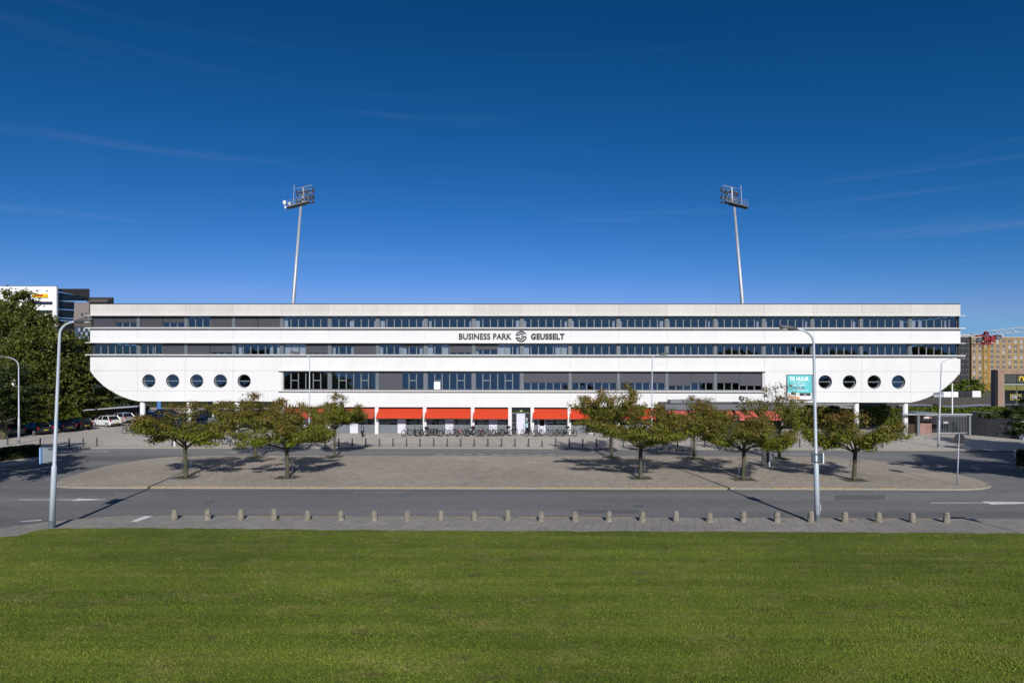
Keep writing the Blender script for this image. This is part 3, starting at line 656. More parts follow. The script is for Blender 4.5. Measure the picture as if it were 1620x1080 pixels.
# round columns carrying the hull
g = MB(); g.tube([(0,0.55,0.0),(0,0.55,Z['hb']+0.02)], 0.29, 20); cm = g.mesh('column', M['white'], True)
for x in (221.5, 296, 1358.5, 1436.5, 372): ob('column', cm, BR, (sx(x), 0, 0))


# shop floor
colx = [447,519.7,595.8,671.8,747.8,806.8,842.2,900.8,977.5,1054,1131,1208]
g = MB(); g.box(-0.205, 0.205, 0.02, 0.5, 0, Z['s4b']-0.005); cm = g.mesh('shop_column', M['white'])
for x in colx: ob('shop_column', cm, BR, (sx(x), 0, 0))
YS = 0.62
g = MB(); g.box(SL+8, SL+8.01, 0, 0.01, 0, 0.01)
g = MB(); x0, x1 = sx(445), sx(1240); g.box(x0, x1, 6.0, 6.2, 0, Z['s4b']); g.box(x0-.2, x0, YS, 12, 0, Z['s4b']); g.box(x1, x1+.2, YS, 12, 0, Z['s4b']); part('shop_inner_wall', g, M['room'], BR)
g = MB(); g.box(x0, x1, 0.5, 12, 0.002, 0.03); part('shop_floor', g, M['slab'], BR)
g = MB(); g.box(x0, x1, 0.45, 0.8, Z['s4b']-0.35, Z['s4b']-0.003); part('shop_lintel', g, M['black'], BR)
def shopwin(x0, x1, z0=0.95, z1=2.8):
    g = MB(); f = 0.06
    for a, b, c, d in ((x0, x0+f, z0, z1), (x1-f, x1, z0, z1), (x0+f, x1-f, z0, z0+.09), (x0+f, x1-f, z1-f, z1), ((x0+x1)/2-.03, (x0+x1)/2+.03, z0+.09, z1-f)): g.box(a, b, YS-.05, YS+.05, c, d)
    g.box(x0+f,(x0+x1)/2-.031,YS-.04,YS+.04,1.85,1.9)
    o = part('shop_window', g, M['frame'], BR); g = MB(); g.add([(x0+f,YS+.01,z0),(x1-f,YS+.01,z0),(x1-f,YS+.01,z1-f),(x0+f,YS+.01,z1-f)], [(0,1,2,3)]); part('pane', g, M['glass_dark'], o)
def plinth(x0, x1):
    g = MB(); g.box(x0, x1, YS-.04, YS+.06, 0.0, 0.948); part('plinth_panel', g, M['greypanel'], BR)
def awning(x0, x1, m, drop=1.14, out_=1.15, z1=3.0, lab=None):
    g = MB(); n = 10; vs = []
    for k in range(n+1):
        t = k/n; xx = x0+(x1-x0)*t
        sag = 0.02*math.sin(math.pi*t)
        vs += [(xx, 0.42, z1), (xx, 0.42-out_*.5, z1-drop*.5-sag), (xx, 0.42-out_, z1-drop-sag)]
    fs = []
    for k in range(n):
        a = 3*k; fs += [(a, a+1, a+4, a+3), (a+1, a+2, a+5, a+4)]
    g.add(vs, fs); o = part('awning', g, m, BR, label=lab)
    g = MB(); g.tube([(x0-.03, 0.42-out_, z1-drop-.02), (x1+.03, 0.42-out_, z1-drop-.02)], 0.03, 6); g.tube([(x0, 0.45, z1+.01), (x1, 0.45, z1+.01)], 0.07, 8)
    for xx in (x0+.08, x1-.08): g.tube([(xx, 0.45, z1-1.3), (xx, 0.42-out_, z1-drop-.03)], 0.018, 5)
    part('awning_frame', g, M['black'], o)
bays = [(447,519.7),(519.7,595.8),(595.8,671.8),(671.8,747.8),(747.8,806.8),(842.2,900.8),(900.8,977.5),(977.5,1054),(1054,1131),(1131,1208)]
stock = mat('shop_goods', (0.25,0.12,0.05), 0.8, var=0.5, vs=6)
for bi, (a, b) in enumerate(bays):
    x0, x1 = sx(a)+0.21, sx(b)-0.21; wd = x1-x0
    small = wd < 4.5
    dx = x0+wd*(0.505 if not small else 0.55); dw = 0.98
    if bi == 5: dx = x0+0.95; dw = .9
    shopwin(x0, dx-dw/2); shopwin(dx+dw/2, x1); plinth(x0, dx-dw/2-.002); plinth(dx+dw/2+.002, x1)
    g = MB(); g.box(dx-dw/2+.01, dx+dw/2-.01, YS-.06, YS+.02, 0.02, 2.75)
    if bi == 5:
        g = MB(); g.box(dx-dw/2+.01, dx+dw/2-.01, YS-.06, YS+.02, 0.02, 0.95); g.box(dx-dw/2+.01, dx-dw/2+.15, YS-.06, YS+.02, 0.95, 2.75); g.box(dx+dw/2-.15, dx+dw/2-.01, YS-.06, YS+.02, 0.95, 2.75)
    part('door_panel', g, M['lilac'], BR)
    m_ = M['redshade'] if bi in (0, 1) else M['red']  # the two left awnings take the cloth with shade in its colour
    awning(x0-.14, x1+.0, m_, drop=1.12+random.uniform(-.02,.04))
    g = MB()
    for k in range(4):
        xx = random.uniform(x0+.3, x1-1.3); g.box(xx, xx+random.uniform(.5,1.2), 1.3+.3*k, 1.7+.3*k-.12, 0.7, random.uniform(1.1,1.7))
    part('counter', g, stock, BR)
# entrance bay between the two close columns
x0, x1 = sx(806.8)+.21, sx(842.2)-.21
g = MB(); g.box(x0, x1, YS-.05, YS+.05, 2.42, 2.50); g.box(x0, x0+.06, YS-.05, YS+.05, 0, 2.42); g.box(x1-.06, x1, YS-.05, YS+.05, 0, 2.42)
g.box(sx(817.3)-.06, sx(817.3), YS-.05, YS+.05, 0, 2.42); g.box(sx(830.8), sx(830.8)+.06, YS-.05, YS+.05, 0, 2.42); g.box(x0+.06, sx(817.3)-.061, YS-.04, YS+.04, 1.3, 1.36); g.box(sx(830.8)+.061, x1-.06, YS-.04, YS+.04, 1.32, 1.38)
en = part('entrance_frame', g, M['frame'], BR)
g = MB(); g.box(sx(817.5), sx(830.6), YS-.06, YS+.01, 0.02, 2.40); en2 = part('entrance_door', g, M['lilac'], BR)
g = MB(); g.tube([(sx(829.3), YS-.10, 0.9), (sx(829.3), YS-.10, 1.3)], .02, 6); part('handle', g, M['steel'], en2)
g = MB(); g.box(x0+.061, sx(817.3)-.061, YS, YS+.02, 0.01, 2.41); g.box(sx(830.8)+.061, x1-.061, YS, YS+.02, 0.01, 2.41); part('pane', g, M['glass_dark'], en)
g = MB(); g.box(x0, x1, YS+.06, YS+.12, 2.5, Z['s4b']); part('planted_fanlight', g, mat('moss_green_infill', (.035,.05,.018), .95, var=.4, vs=6, bump=.5), BR)
def text(s, width, height, m, depth=0.03, bold=0.0, name='lettering', shear=0.0, space=1.0):
    cu = bpy.data.curves.new('t', 'FONT'); cu.body = s; cu.extrude = 0.02; cu.offset = bold; cu.space_character = space; cu.shear = shear; cu.resolution_u = 3
    o = bpy.data.objects.new('t', cu); COL.objects.link(o); dg = bpy.context.evaluated_depsgraph_get(); me = bpy.data.meshes.new_from_object(o.evaluated_get(dg))
    bpy.data.objects.remove(o); co = np.array([v.co[:] for v in me.vertices]); lo = co.min(0); hi = co.max(0)
    co = (co-lo)/np.maximum(hi-lo, 1e-6); out_ = np.stack([co[:,0]*width, -co[:,2]*depth, co[:,1]*height], 1)
    me.vertices.foreach_set('co', out_.astype(np.float32).ravel()); me.materials.clear(); me.materials.append(m); me.name = name
    for p in me.polygons: p.material_index = 0
    me.update(); return me
# house number plate above the door
gm_ = mat('green_sign', (0.10,0.30,0.05), 0.5, var=.1)
g = MB(); g.box(sx(822.2), sx(826.8), YS-.10, YS-.06, 2.62, 2.92); npl = part('number_plate', g, gm_, BR)
part('number', text('21', .24, .2, mat('pale_number', (.8,.9,.6), .5, var=.05), .01, .01), M['letter'], npl, loc=(sx(822.9), YS-.102, 2.67))
g = MB(); g.box(sx(831.5), sx(835.5), YS-.09, YS-.052, 0.75, 1.25); part('door_poster', g, mat('pale_blue_poster', (.3,.5,.55), .6, var=.3, vs=12), BR)
g = MB()
for zz in (1.9, 1.75, 1.6): g.box(sx(832.2), sx(835), YS-.06, YS-.052, zz-.06, zz)
part('door_notices', g, mat('white_notice', (.7,.7,.72), .6, var=.05), BR)
# big letters and emblem on the facade
zc0, zc1 = bz(537.3), bz(527.2)
part('business_park_lettering', text('BUSINESS PARK', sx(809.5)-sx(726), zc1-zc0, M['letter'], .06, 0.032, space=1.05), None, BR, loc=(sx(726), -0.002, zc0))
part('geusselt_lettering', text('GEUSSELT', sx(893)-sx(839.8), zc1-zc0, M['letter'], .06, 0.055, space=1.12), None, BR, loc=(sx(839.8), -0.002, zc0))
ec = (sx(824.5), bz(532)); 
def ringarc(mb, cx, cz, r0, r1, a0, a1, n=24, y0=-.07, y1=-.002):
    vs = []
    for k in range(n+1):
        a = R(a0+(a1-a0)*k/n); c, s_ = math.cos(a), math.sin(a)
        vs += [(cx+r0*c, y0, cz+r0*s_), (cx+r1*c, y0, cz+r1*s_), (cx+r1*c, y1, cz+r1*s_), (cx+r0*c, y1, cz+r0*s_)]
    fs = []
    for k in range(n):
        for j in range(4): fs.append((4*k+j, 4*k+(j+1) % 4, 4*k+4+(j+1) % 4, 4*k+4+j))
    fs += [(3,2,1,0), (4*n,4*n+1,4*n+2,4*n+3)]; mb.add(vs, fs)
g = MB(); ringarc(g, *ec, .50, .66, 28, 168); ringarc(g, *ec, .50, .66, 192, 352)
ringarc(g, *ec, .24, .38, 35, 160); ringarc(g, *ec, .24, .38, 200, 352)
g.box(ec[0]-.02, ec[0]+.62, -.068, -.003, ec[1]-.07, ec[1]+.045); g.box(ec[0]-.64, ec[0]-.28, -.068, -.003, ec[1]+.09, ec[1]+.2) ; g.box(ec[0]-.64, ec[0]-.28, -.068, -.003, ec[1]-.2, ec[1]-.09)
part('round_emblem', g, M['letter'], BR)
# camera dome on the right edge, and the stay under the right curve
g = MB(); g.tube([(SR-.05, 1.0, bz(588)), (SR+.3, .9, bz(588))], .05, 8); g.tube([(SR+.3,.9,bz(588)),(SR+.32,.9,bz(589.5))], .16, 12); g.ball((SR+.32,.9,bz(590)), .19, 12, 8); part('dome_camera', g, mat('white_plastic', (.7,.7,.72), .4, var=.05), BR, True)
g = MB(); g.tube([(sx(1492), .3, bz(619)), (sx(1484), -.4, bz(620.5))], .04, 6); g.box(sx(1477), sx(1485), -.7, -.1, bz(622), bz(620)); part('floodlight', g, M['lamphead'], BR)
# letting banner on the wall
bn = thing('letting_banner', 'turquoise TE HUUR letting banner in a thin frame on the white facade', 'banner', BR.matrix_world @ Vector((0,0,0)))
bn.location = (0, 75, 0); bn.rotation_euler = (0, 0, -TH)
bx0, bx1 = sx(1245.3), sx(1283.8); bt, bm_, bb = bz(592.8), bz(620.5), bz(631)
g = MB(); g.box(bx0, bx1, -.09, -.04, bm_, bt); part('turquoise_sheet', g, mat('turquoise_print', (.10,.50,.53), .6, var=.04), bn)
g = MB(); g.box(bx0, bx1, -.09, -.04, bb, bm_-.003); part('white_sheet', g, mat('white_print', (.72,.72,.72), .6, var=.06), bn)
g = MB()
for a, b, c, d in ((bx0-.1, bx0-.02, bb-.1, bt+.1), (bx1+.02, bx1+.1, bb-.1, bt+.1), (bx0-.02, bx1+.02, bt+.02, bt+.1), (bx0-.02, bx1+.02, bb-.1, bb-.02)): g.box(a, b, -.12, -.005, c, d)
part('frame', g, M['frame'], bn)
wm = mat('white_lettering', (.85,.85,.85), .6, var=.02); om = mat('orange_print', (.75,.25,.04), .6, var=.2, vs=5)
bw = bx1-bx0
part('headline', text('TE HUUR', bw*.80, .46, wm, .012, .035), None, bn, loc=(bx0+bw*.08, -.091, bt-.67))
def marks(x, z, wd, h, n, seed, yy):
    rg = random.Random(seed); g = MB(); cw_ = wd/n
    for k in range(n):
        if rg.random() < .1: continue
        a = x+k*cw_; t = cw_*.22
        g.box(a, a+t, yy-.008, yy, z, z+h)
        if rg.random() < .6: g.box(a+cw_*.5, a+cw_*.5+t, yy-.008, yy, z, z+h)
        g.box(a+t+.001, a+cw_*.5-.001, yy-.008, yy, z+(h*.8 if rg.random() < .6 else 0), z+(h if rg.random() < .9 else h*.2)+.001)
    return g
part('small_print', marks(bx0+bw*.27, bt-.98, bw*.44, .15, 13, 1, -.091), wm, bn)
part('small_print', marks(bx0+bw*.2, bt-1.24, bw*.58, .15, 16, 2, -.091), wm, bn)
g = MB(); g.box(bx0+bw*.3, bx0+bw*.68, -.1, -.0905, bt-1.62, bt-1.4); part('dark_plate', g, M['letter'], bn)
part('small_print', marks(bx0+bw*.34, bt-1.57, bw*.3, .11, 9, 3, -.101), wm, bn)
part('small_print', marks(bx0+bw*.14, bt-1.82, bw*.72, .09, 24, 4, -.091), wm, bn)
g = MB(); g.box(bx0+bw*.5, bx0+bw*.95, -.1, -.0905, bm_-.34, bm_-.01); g.box(bx0+bw*.15, bx0+bw*.35, -.1, -.0905, bm_-.22, bm_-.01); part('dark_plate', g, M['letter'], bn)
part('small_print', marks(bx0+bw*.66, bm_-.26, bw*.16, .12, 5, 5, -.101), wm, bn)
g = MB(); g.box(bx0+bw*.05, bx0+bw*.48, -.1, -.0905, bb+.1, bb+.36); part('orange_patch', g, om, bn)
part('small_print', marks(bx0+bw*.08, bb+.16, bw*.36, .14, 8, 6, -.101), wm, bn)
# small orange sign on the lowest wall band
g = MB(); g.box(sx(928.5), sx(934), -.07, -.003, bz(634.2), bz(631)); g.box(sx(941), sx(950), -.07, -.003, bz(634), bz(632.3)); g.box(sx(934.2), sx(940.8), -.05, -.003, bz(633.5), bz(632.4)); part('orange_shop_sign', g, om, BR)

# ------------------------------------------------------------------ cafe pavilion in front of the right part
cf = thing('cafe_pavilion', 'low flat-roofed cafe pavilion with red awnings built against the white facade', 'pavilion', (0, 75, 0), -TH)
px0, px1 = sx(1056), sx(1240); PY = -3.5
def sxd(x, y): # pixel column at local depth y
    return (x-810)*(75+y)/F
zf0, zf1 = 3.15, 3.95
p0, p1 = sxd(1053, PY), sxd(1236, PY)
g = MB(); g.box(p0, p1, PY, 0-.02, zf0, zf1-.12); part('roof_fascia', g, mat('grey_fascia', (.11,.12,.14), .5, var=.1, vs=1), cf)
g = MB(); g.box(p0-.05, p1+.05, PY-.05, -.02, zf1-.118, zf1-.05); part('roof', g, M['black'], cf)
for k in range(7):
    a = p0+.1+(p1-p0-.2)/7*k; b = p0+.1+(p1-p0-.2)/7*(k+1)
    g = MB()
    for u, v, s_, t in ((a, a+.07, 0, zf0), (b-.07, b, 0, zf0), (a+.07, b-.07, 0, .12), (a+.07, b-.07, zf0-.1, zf0-.002), (a+.07, b-.07, .9, .97)): g.box(u, v, PY+.3, PY+.4, s_, t)
    o = part('window', g, M['black'], cf); g = MB(); g.add([(a+.07,PY+.35,.1),(b-.07,PY+.35,.1),(b-.07,PY+.35,zf0-.1),(a+.07,PY+.35,zf0-.1)], [(0,1,2,3)]); part('pane', g, M['glass_dark'], o)
g = MB(); g.box(p0+.1, p1-.1, -.6, -.4, 0, zf0); part('inner_wall', g, M['room'], cf)
for k in range(5):
    a = p0+.2+(p1-p0-.4)/5*k; b = a+(p1-p0-.4)/5-.3
    g = MB(); g.add([(a,PY+.25,3.05),(b,PY+.25,3.05),(b-.05,PY-1.4,2.35),(a+.05,PY-1.4,2.35),(b-.05,PY-1.41,2.12),(a+.05,PY-1.41,2.12)], [(0,3,2,1),(3,5,4,2)])
    o = part('awning', g, M['pinkred'], cf); g = MB()
    for xx in (a+.15, b-.15): g.tube([(xx,PY+.3,2.6),(xx,PY-1.38,2.33)], .025, 5)
    g.tube([(a,PY-1.4,2.33),(b,PY-1.4,2.33)], .03, 6); part('awning_frame', g, M['black'], o)
# roof plant on the pavilion
g = MB(); xx = sxd(1172, -2); g.tube([(xx,-2,zf1-.05),(xx,-2,zf1+.35)], .12, 10); g.tube([(xx,-2.3,zf1+.42),(xx,-1.7,zf1+.5)], .24, 12); g.box(xx-.9, xx+.4, -2.6, -1.4, zf1-.05, zf1+.05); part('extractor_fan', g, M['steel'], cf, True)
g = MB(); g.box(sxd(1058,-2), sxd(1115,-2), -2.8, -1.2, zf1-.05, zf1+.28); part('roof_unit', g, M['frame'], cf)
# curved terrace step in front of it
tc_ = G(1168, 690); g = MB(); pts = []
for k in range(25):
    a = math.pi + math.pi*k/24; pts.append((tc_.x+5.6*math.cos(a), 71.7+2.6*math.sin(a)))
g.prism(pts, 0.003, .14); ter = struct('cafe_terrace', g, mat('terrace_deck', (.12,.14,.17), .8, var=.15, vs=1))
g = MB()
for k in range(24):
    a, b = pts[k], pts[k+1]; c = (tc_.x, 71.7); f_ = 1.03
    A = [(a[0],a[1]),(b[0],b[1]),(c[0]+(b[0]-c[0])*f_, c[1]+(b[1]-c[1])*f_),(c[0]+(a[0]-c[0])*f_, c[1]+(a[1]-c[1])*f_)]
    g.prism(A, .002, .17)
struct('terrace_kerb', g, mat('pale_kerb', (.6,.6,.6), .8, var=.1, vs=3), ter)
# terrace tables with chairs
tb = thing('cafe_table', 'small round cafe table on the curved terrace, under the right awnings', 'table', (0,0,0), 0, 'cafe tables on the terrace')
g = MB(); g.tube([(0,0,.72),(0,0,.75)], .35, 16); part('table_top', g, M['steel'], tb); g = MB(); g.tube([(0,0,0),(0,0,.72)], .03, 8); g.tube([(0,0,0),(0,0,.03)], .22, 12); part('leg', g, M['black'], tb)
ch = thing('cafe_chair', 'dark cafe chair on the curved terrace, under the right awnings', 'chair', (0,0,0), 0, 'cafe chairs on the terrace')
g = MB(); g.box(-.2,.2,-.2,.2,.44,.47); part('seat', g, M['black'], ch); g = MB(); g.box(-.2,.2,.19,.22,.6,.85); part('backrest', g, M['black'], ch)
g = MB()
for u in (-.18,.18): g.tube([(u,-.18,0),(u,-.18,.44)], .015, 5); g.tube([(u,.2,0),(u,.2,.85)], .015, 5)
part('leg_frame', g, M['steel'], ch)
tl = ['left cafe table on the curved terrace below the red awnings','middle cafe table on the curved terrace below the red awnings','right cafe table on the curved terrace below the red awnings']
cl_ = []
for k, x in enumerate((tc_.x-3.2, tc_.x, tc_.x+3.2)):
    if k == 0: tb.location = (x, 70.9, .14); tb['label'] = tl[0]
    else: dup(tb, (x, 70.9, .14), 0, tl[k])
    for j, s_ in enumerate((-1, 1)):
        lb = 'dark cafe chair %s of the %s cafe table on the terrace' % (('left','right')[j], ('left','middle','right')[k])
        if k == 0 and j == 0: ch.location = (x+s_*.62, 70.9, .14); ch.rotation_euler.z = R(90)*-s_; ch['label'] = lb
        else: dup(ch, (x+s_*.62, 70.9, .14), R(90)*-s_, lb)

# ------------------------------------------------------------------ bollards
def lathe(prof, n=12):
    g = MB(); 
    for k in range(len(prof)-1): pass
    g.tube([(0,0,z) for r_, z in prof], [r_ for r_, z in prof], n); return g
sb = []
random.seed(21)
for v_ in range(4):
    pr = [(.155,-.05),(.15,.03),(.135,.15),(.125,.32),(.118,.43),(.108,.50),(.075,.54)]
    g = lathe(pr, 12); g.v = [(p[0]*(1+random.uniform(-.07,.07)), p[1]*(1+random.uniform(-.07,.07)), p[2]+random.uniform(-.008,.008)) for p in g.v]
    sb.append(g.mesh('stone_bollard', M['stone'], False))
for i in range(24):
    x = 276 + 52.5*i + 0.026*i*i; y = 821.2 + (x-276)*0.004; p = G(x, y)
    o = ob('stone_bollard', sb[i % 4], None, p, random.uniform(0, 6)); o.scale = (1.2,1.2,random.uniform(.90,1.08)); o.rotation_euler.x = random.uniform(-.05,.05)
    tag(o, '%s from the left in the row of squat stone bollards beside the lawn' % (ordn(i),) if i < 12 else ('%s from the right in the row of squat stone bollards beside the lawn' % ordn(23-i)), 'bollard', 'squat stone bollards along the lawn')
    o2 = MB()
bl = thing('slim_bollard', 'x', 'bollard', (0,0,0), 0, 'slim dark bollards along the far kerb')
g = MB(); g.tube([(0,0,0),(0,0,.08),(0,0,.10),(0,0,.62),(0,0,.66),(0,0,.70),(0,0,.78),(0,0,.84)], [.10,.10,.075,.06,.07,.05,.055,.025], 10)
bm2 = g.mesh('slim_bollard', M['bollard'], True); bpy.data.objects.remove(bl)
gb = [(12,703),(63.5,705.5),(109.5,706),(131.5,705.6),(153,705.2),(272.5,705.2),(317.5,705.2),(340.5,705.3),(364,705.3),(386,705.4),(428.5,705.4),(450,705.4)]
gb += [(471.5+21.45*k, 705.4+k*.035) for k in range(41)] + [(1376,707.2),(1396.3,707.4)]
back = [(1308.5,690.5),(1322.3,691.5),(1366,698.5),(1383.5,701.5)]
for i, (x, y) in enumerate(gb):
    o = ob('slim_bollard', bm2, None, G(x, y)); h = .78 if abs(x-856) < 12 else random.uniform(.97,1.03); o.scale = (1,1,h)
    o.rotation_euler = (random.uniform(-.015,.015), random.uniform(-.02,.02), 0)
    if i < 28: lb = '%s from the left in the line of slim dark green bollards on the far kerb' % ordn(i)
    else: lb = '%s from the right in the line of slim dark green bollards on the far kerb' % ordn(len(gb)-1-i)
    tag(o, lb, 'bollard', 'slim dark bollards along the far kerb')
for i, (x, y) in enumerate(back):
    o = ob('slim_bollard', bm2, None, G(x, y)); o.scale = (1,1,.92)
    tag(o, '%s from the left of four slim bollards set back on the right forecourt' % ordn(i), 'bollard', 'slim bollards set back on the forecourt')
# white marker post
p = G(276.3, 706); g = MB(); g.box(-.08,.08,-.04,.04,0,.95); g.box(-.1,.1,-.05,.05,.95,.98)
o = ob('marker_post', g.mesh('marker_post', mat('white_post', (.6,.62,.64), .6, var=.1)), None, p); tag(o, 'white marker post beside a dark bollard at the far kerb on the left', 'post')

# ------------------------------------------------------------------ lamp posts
def lamp(px, py, z, topx, topy, headx, heady, lab, r0=.11, panel_=None, bw_=1.0):
    b = G(px, py, z); Y = b.y
    t = W(topx, topy, Y); h = W(headx, heady, Y)
    T_ = thing('street_lamp', lab, 'street lamp', b, 0, 'tall street lamps')
    t = t-b; h = h-b; s_ = 1 if h.x > t.x else -1
    g = MB(); up = Vector((0,0,1)); L1 = (h-t)
    c1 = t+Vector((0,0,.0)); pts = [(0,0,0), tuple(t*.32), tuple(t*.33)]; rad = [r0*bw_, r0*bw_*.9, r0*.62]
    pts += [tuple(t*.9), tuple(t)]; rad += [r0*.5, r0*.47]
    q0 = t; q1 = t+up*(h.z-t.z)*.85; q2 = h
    for k in range(1, 11):
        u = k/10; p_ = q0*(1-u)**2 + q1*2*u*(1-u) + q2*u*u; pts.append(tuple(p_)); rad.append(r0*(.47-.12*u))
    g.tube(pts, rad, 12); part('pole', g, M['polepaint'], T_, True)
    g = MB(); g.tube([(0,0,.001), (t*.04)], [r0*1.12*bw_, r0*1.06*bw_], 12); part('base_sleeve', g, M['polebase'], T_)
    d = (q2-q1).normalized(); a = h-d*.05
    g = MB(); g.tube([a, a+d*.18, a+d*.5, a+d*.85, a+d*.95], [.05,.11,.15,.12,.05], 12)
    g.v = [(v[0], v[1], (h.z+(v[2]-h.z)*.9)) for v in g.v]; o = part('lamp_head', g, M['lamphead'], T_, True)
    g = MB(); c = a+d*.62; g.ball((c.x, c.y, c.z-.08), .2, 12, 8, (1.2,.55,.5)); part('lens', g, M['lamplens'], o, True)
    g = MB(); g.box(r0*.55, r0*.9, -r0, -r0*.6, .55, .95); part('hatch', g, M['galv'], T_)
    return T_, b
LP, lb_ = lamp(82, 835, 0, 94.3, 532, 119, 508.6, 'tall pale street lamp at the lawn edge on the left, arm to the right', .135)
LQ, rb_ = lamp(1293, 824.5, 0, 1287.3, 545, 1260, 520, 'tall pale street lamp at the lawn edge on the right, arm to the left', .135)
lamp(30, 701, 0, 29.5, 580, 8, 564.5, 'grey street lamp on the far left, in front of the big tree', .11)
lamp(489, 707.3, 0, 490, 571, 474, 558.5, 'thin street lamp rising behind the left group of trees', .1)
lamp(1030.5, 707.6, 0, 1032, 568, 1043, 560.5, 'thin street lamp rising behind the middle right tree', .1)
lamp(1484.5, 707, 0, 1489.3, 578, 1514, 566, 'grey street lamp in front of the hull curve and metal gate', .11)
def clamp_panel(T_, b, px0, px1, py0, py1, ex, lab, back=(.12,.14,.16), rev=False):
    p0 = W(px0, py0, b.y-.18)-b; p1 = W(px1, py1, b.y-.18)-b
    g = MB(); g.box(p0.x, p1.x, -.06, .02, p1.z, p0.z); o = part('sign_panel', g, mat('sign_back', back, .5, .3, var=.1, vs=4), T_, label=lab)
    g = MB(); xx = p0.x if ex < 0 else p1.x; g.box(xx-.03, xx+.03, -.20, .06, p1.z-.02, p0.z+.02); part('light_box_edge', g, mat('sign_edge', (.25,.45,.75) if ex < 0 else (.65,.68,.72), .5, var=.05), o)
    g = MB()
    for zz in (p0.z-.05, p1.z+.05): g.tube([(-.03,0,zz-.02),(-.03,0,zz+.02)], .15, 12)
    part('clamp_band', g, M['lamphead'], o)
clamp_panel(LP, lb_, 63.5, 84, 708.5, 732.5, -1, 'grey back of an advertising panel with blue edge', (.25,.28,.30))
clamp_panel(LQ, rb_, 1286.5, 1302.5, 717, 732.5, 1, 'dark back of an advertising panel with pale edge', (.075,.095,.12))

# round sign seen from behind
p = G(1514, 766.5); ts = thing('round_traffic_sign', 'round traffic sign seen from behind on a thin pole at the island corner', 'traffic sign', p)
tp = W(1517.5, 686, p.y)-p
g = MB(); g.tube([(0,0,0), tp*.5, tp*.51, tp], [.045,.042,.032,.03], 10); part('pole', g, M['galv'], ts, True)
c = W(1519, 693.7, p.y-0)-p
g = MB(); g.tube([(c.x,.05,c.z),(c.x,.075,c.z)], .335, 28); part('disc', g, mat('dark_sign_back', (.02,.024,.028), .5, .2, var=.1), ts, label='round disc, dark grey back')
g = MB(); n = 28; vs = []
for rr_, yy in ((.337,.045),(.355,.045),(.355,.085),(.337,.085)): vs += [(c.x+rr_*math.cos(2*math.pi*k/n), yy, c.z+rr_*math.sin(2*math.pi*k/n)) for k in range(n)]
g.add(vs, [(q*n+k, q*n+(k+1)%n, ((q+1)%4)*n+(k+1)%n, ((q+1)%4)*n+k) for q in range(4) for k in range(n)]); part('rim', g, mat('red_rim', (.16,.03,.035), .5, var=.1), ts)
# yield sign just outside the frame whose shadow falls on the road
p = Vector((24.9, 28.3, 0)); ys = thing('triangular_traffic_sign', 'triangular traffic sign beyond the right frame edge, its shadow on the road', 'traffic sign', p)
g = MB(); g.tube([(0,0,0),(0,0,3.2)], .035, 8); part('pole', g, M['galv'], ys); g = MB(); g.vprism([(-.5,3.2),(.5,3.2),(0,2.33)], -.07, -.04); part('plate', g, mat('yield_plate', (.6,.1,.1), .5, var=.1), ys)
# litter bin with a board
p = G(1217, 738.5); lbn = thing('litter_bin', 'dark grey litter bin on a pale post in front of the second row tree', 'litter bin', p)
g = MB(); g.box(-.06,.06,-.06,.06,0,1.25); part('post', g, mat('pale_post', (.42,.46,.5), .5, .2, var=.1), lbn)
g = MB(); g.box(-.1,.24,-.28,-.061,.55,1.2); g.box(-.12,.26,-.3,-.05,1.2,1.27); part('bin_body', g, M['polebase'], lbn)
p = W(1210.5, 727, p.y+.2)
g = MB(); g.box(-.26,.22,-.06,.06,.18,1.45); g.box(-.22,-.15,-.05,.05,0,.18); g.box(.1,.17,-.05,.05,0,.18); o = ob('utility_cabinet', g.mesh('utility_cabinet', mat('dark_cabinet', (.05,.052,.055), .5, var=.15, vs=4)), None, (p.x, p.y, 0)); tag(o, 'narrow dark utility cabinet just left of the litter bin', 'cabinet')
# ------------------------------------------------------------------ trees
def leaf_mesh(name, C, size, palette, seed, up=0.3, sizev=0.4, tone=None):
    r = np.random.default_rng(seed); n = len(C)
    nrm = r.normal(size=(n,3)); nrm[:,2] += up*2; nrm /= np.linalg.norm(nrm,axis=1)[:,None]
    t = r.normal(size=(n,3)); t -= nrm*(t*nrm).sum(1)[:,None]; t /= np.linalg.norm(t,axis=1)[:,None]; b = np.cross(nrm,t)
    sz = (size*(1-sizev+2*sizev*r.random(n)))[:,None]
    V = np.stack([C-t*sz, C+b*sz*.55-nrm*sz*.12, C+t*sz, C-b*sz*.55-nrm*sz*.12],1)
    pal = np.array(palette); col = pal[r.integers(0,len(pal),n)] if tone is None else tone(C, r)
    col = col*(0.75+0.5*r.random(n))[:,None]
    return soup(name, V.reshape(-1,3), np.arange(n*4).reshape(-1,4), np.repeat(col[:,None,:],4,1).reshape(-1,3), M['leaf'])
def curve_pts(a, b, lift, n, r, wob):
    out_ = []
    for k in range(n+1):
        u = k/n; p = a.lerp(b, u); p.z += lift*math.sin(math.pi*u*.5)*(1-u)*1.0
        if 0 < k < n: p += Vector((r.uniform(-wob,wob), r.uniform(-wob,wob), r.uniform(-wob,wob)*.6))
        out_.append(p)
    return out_
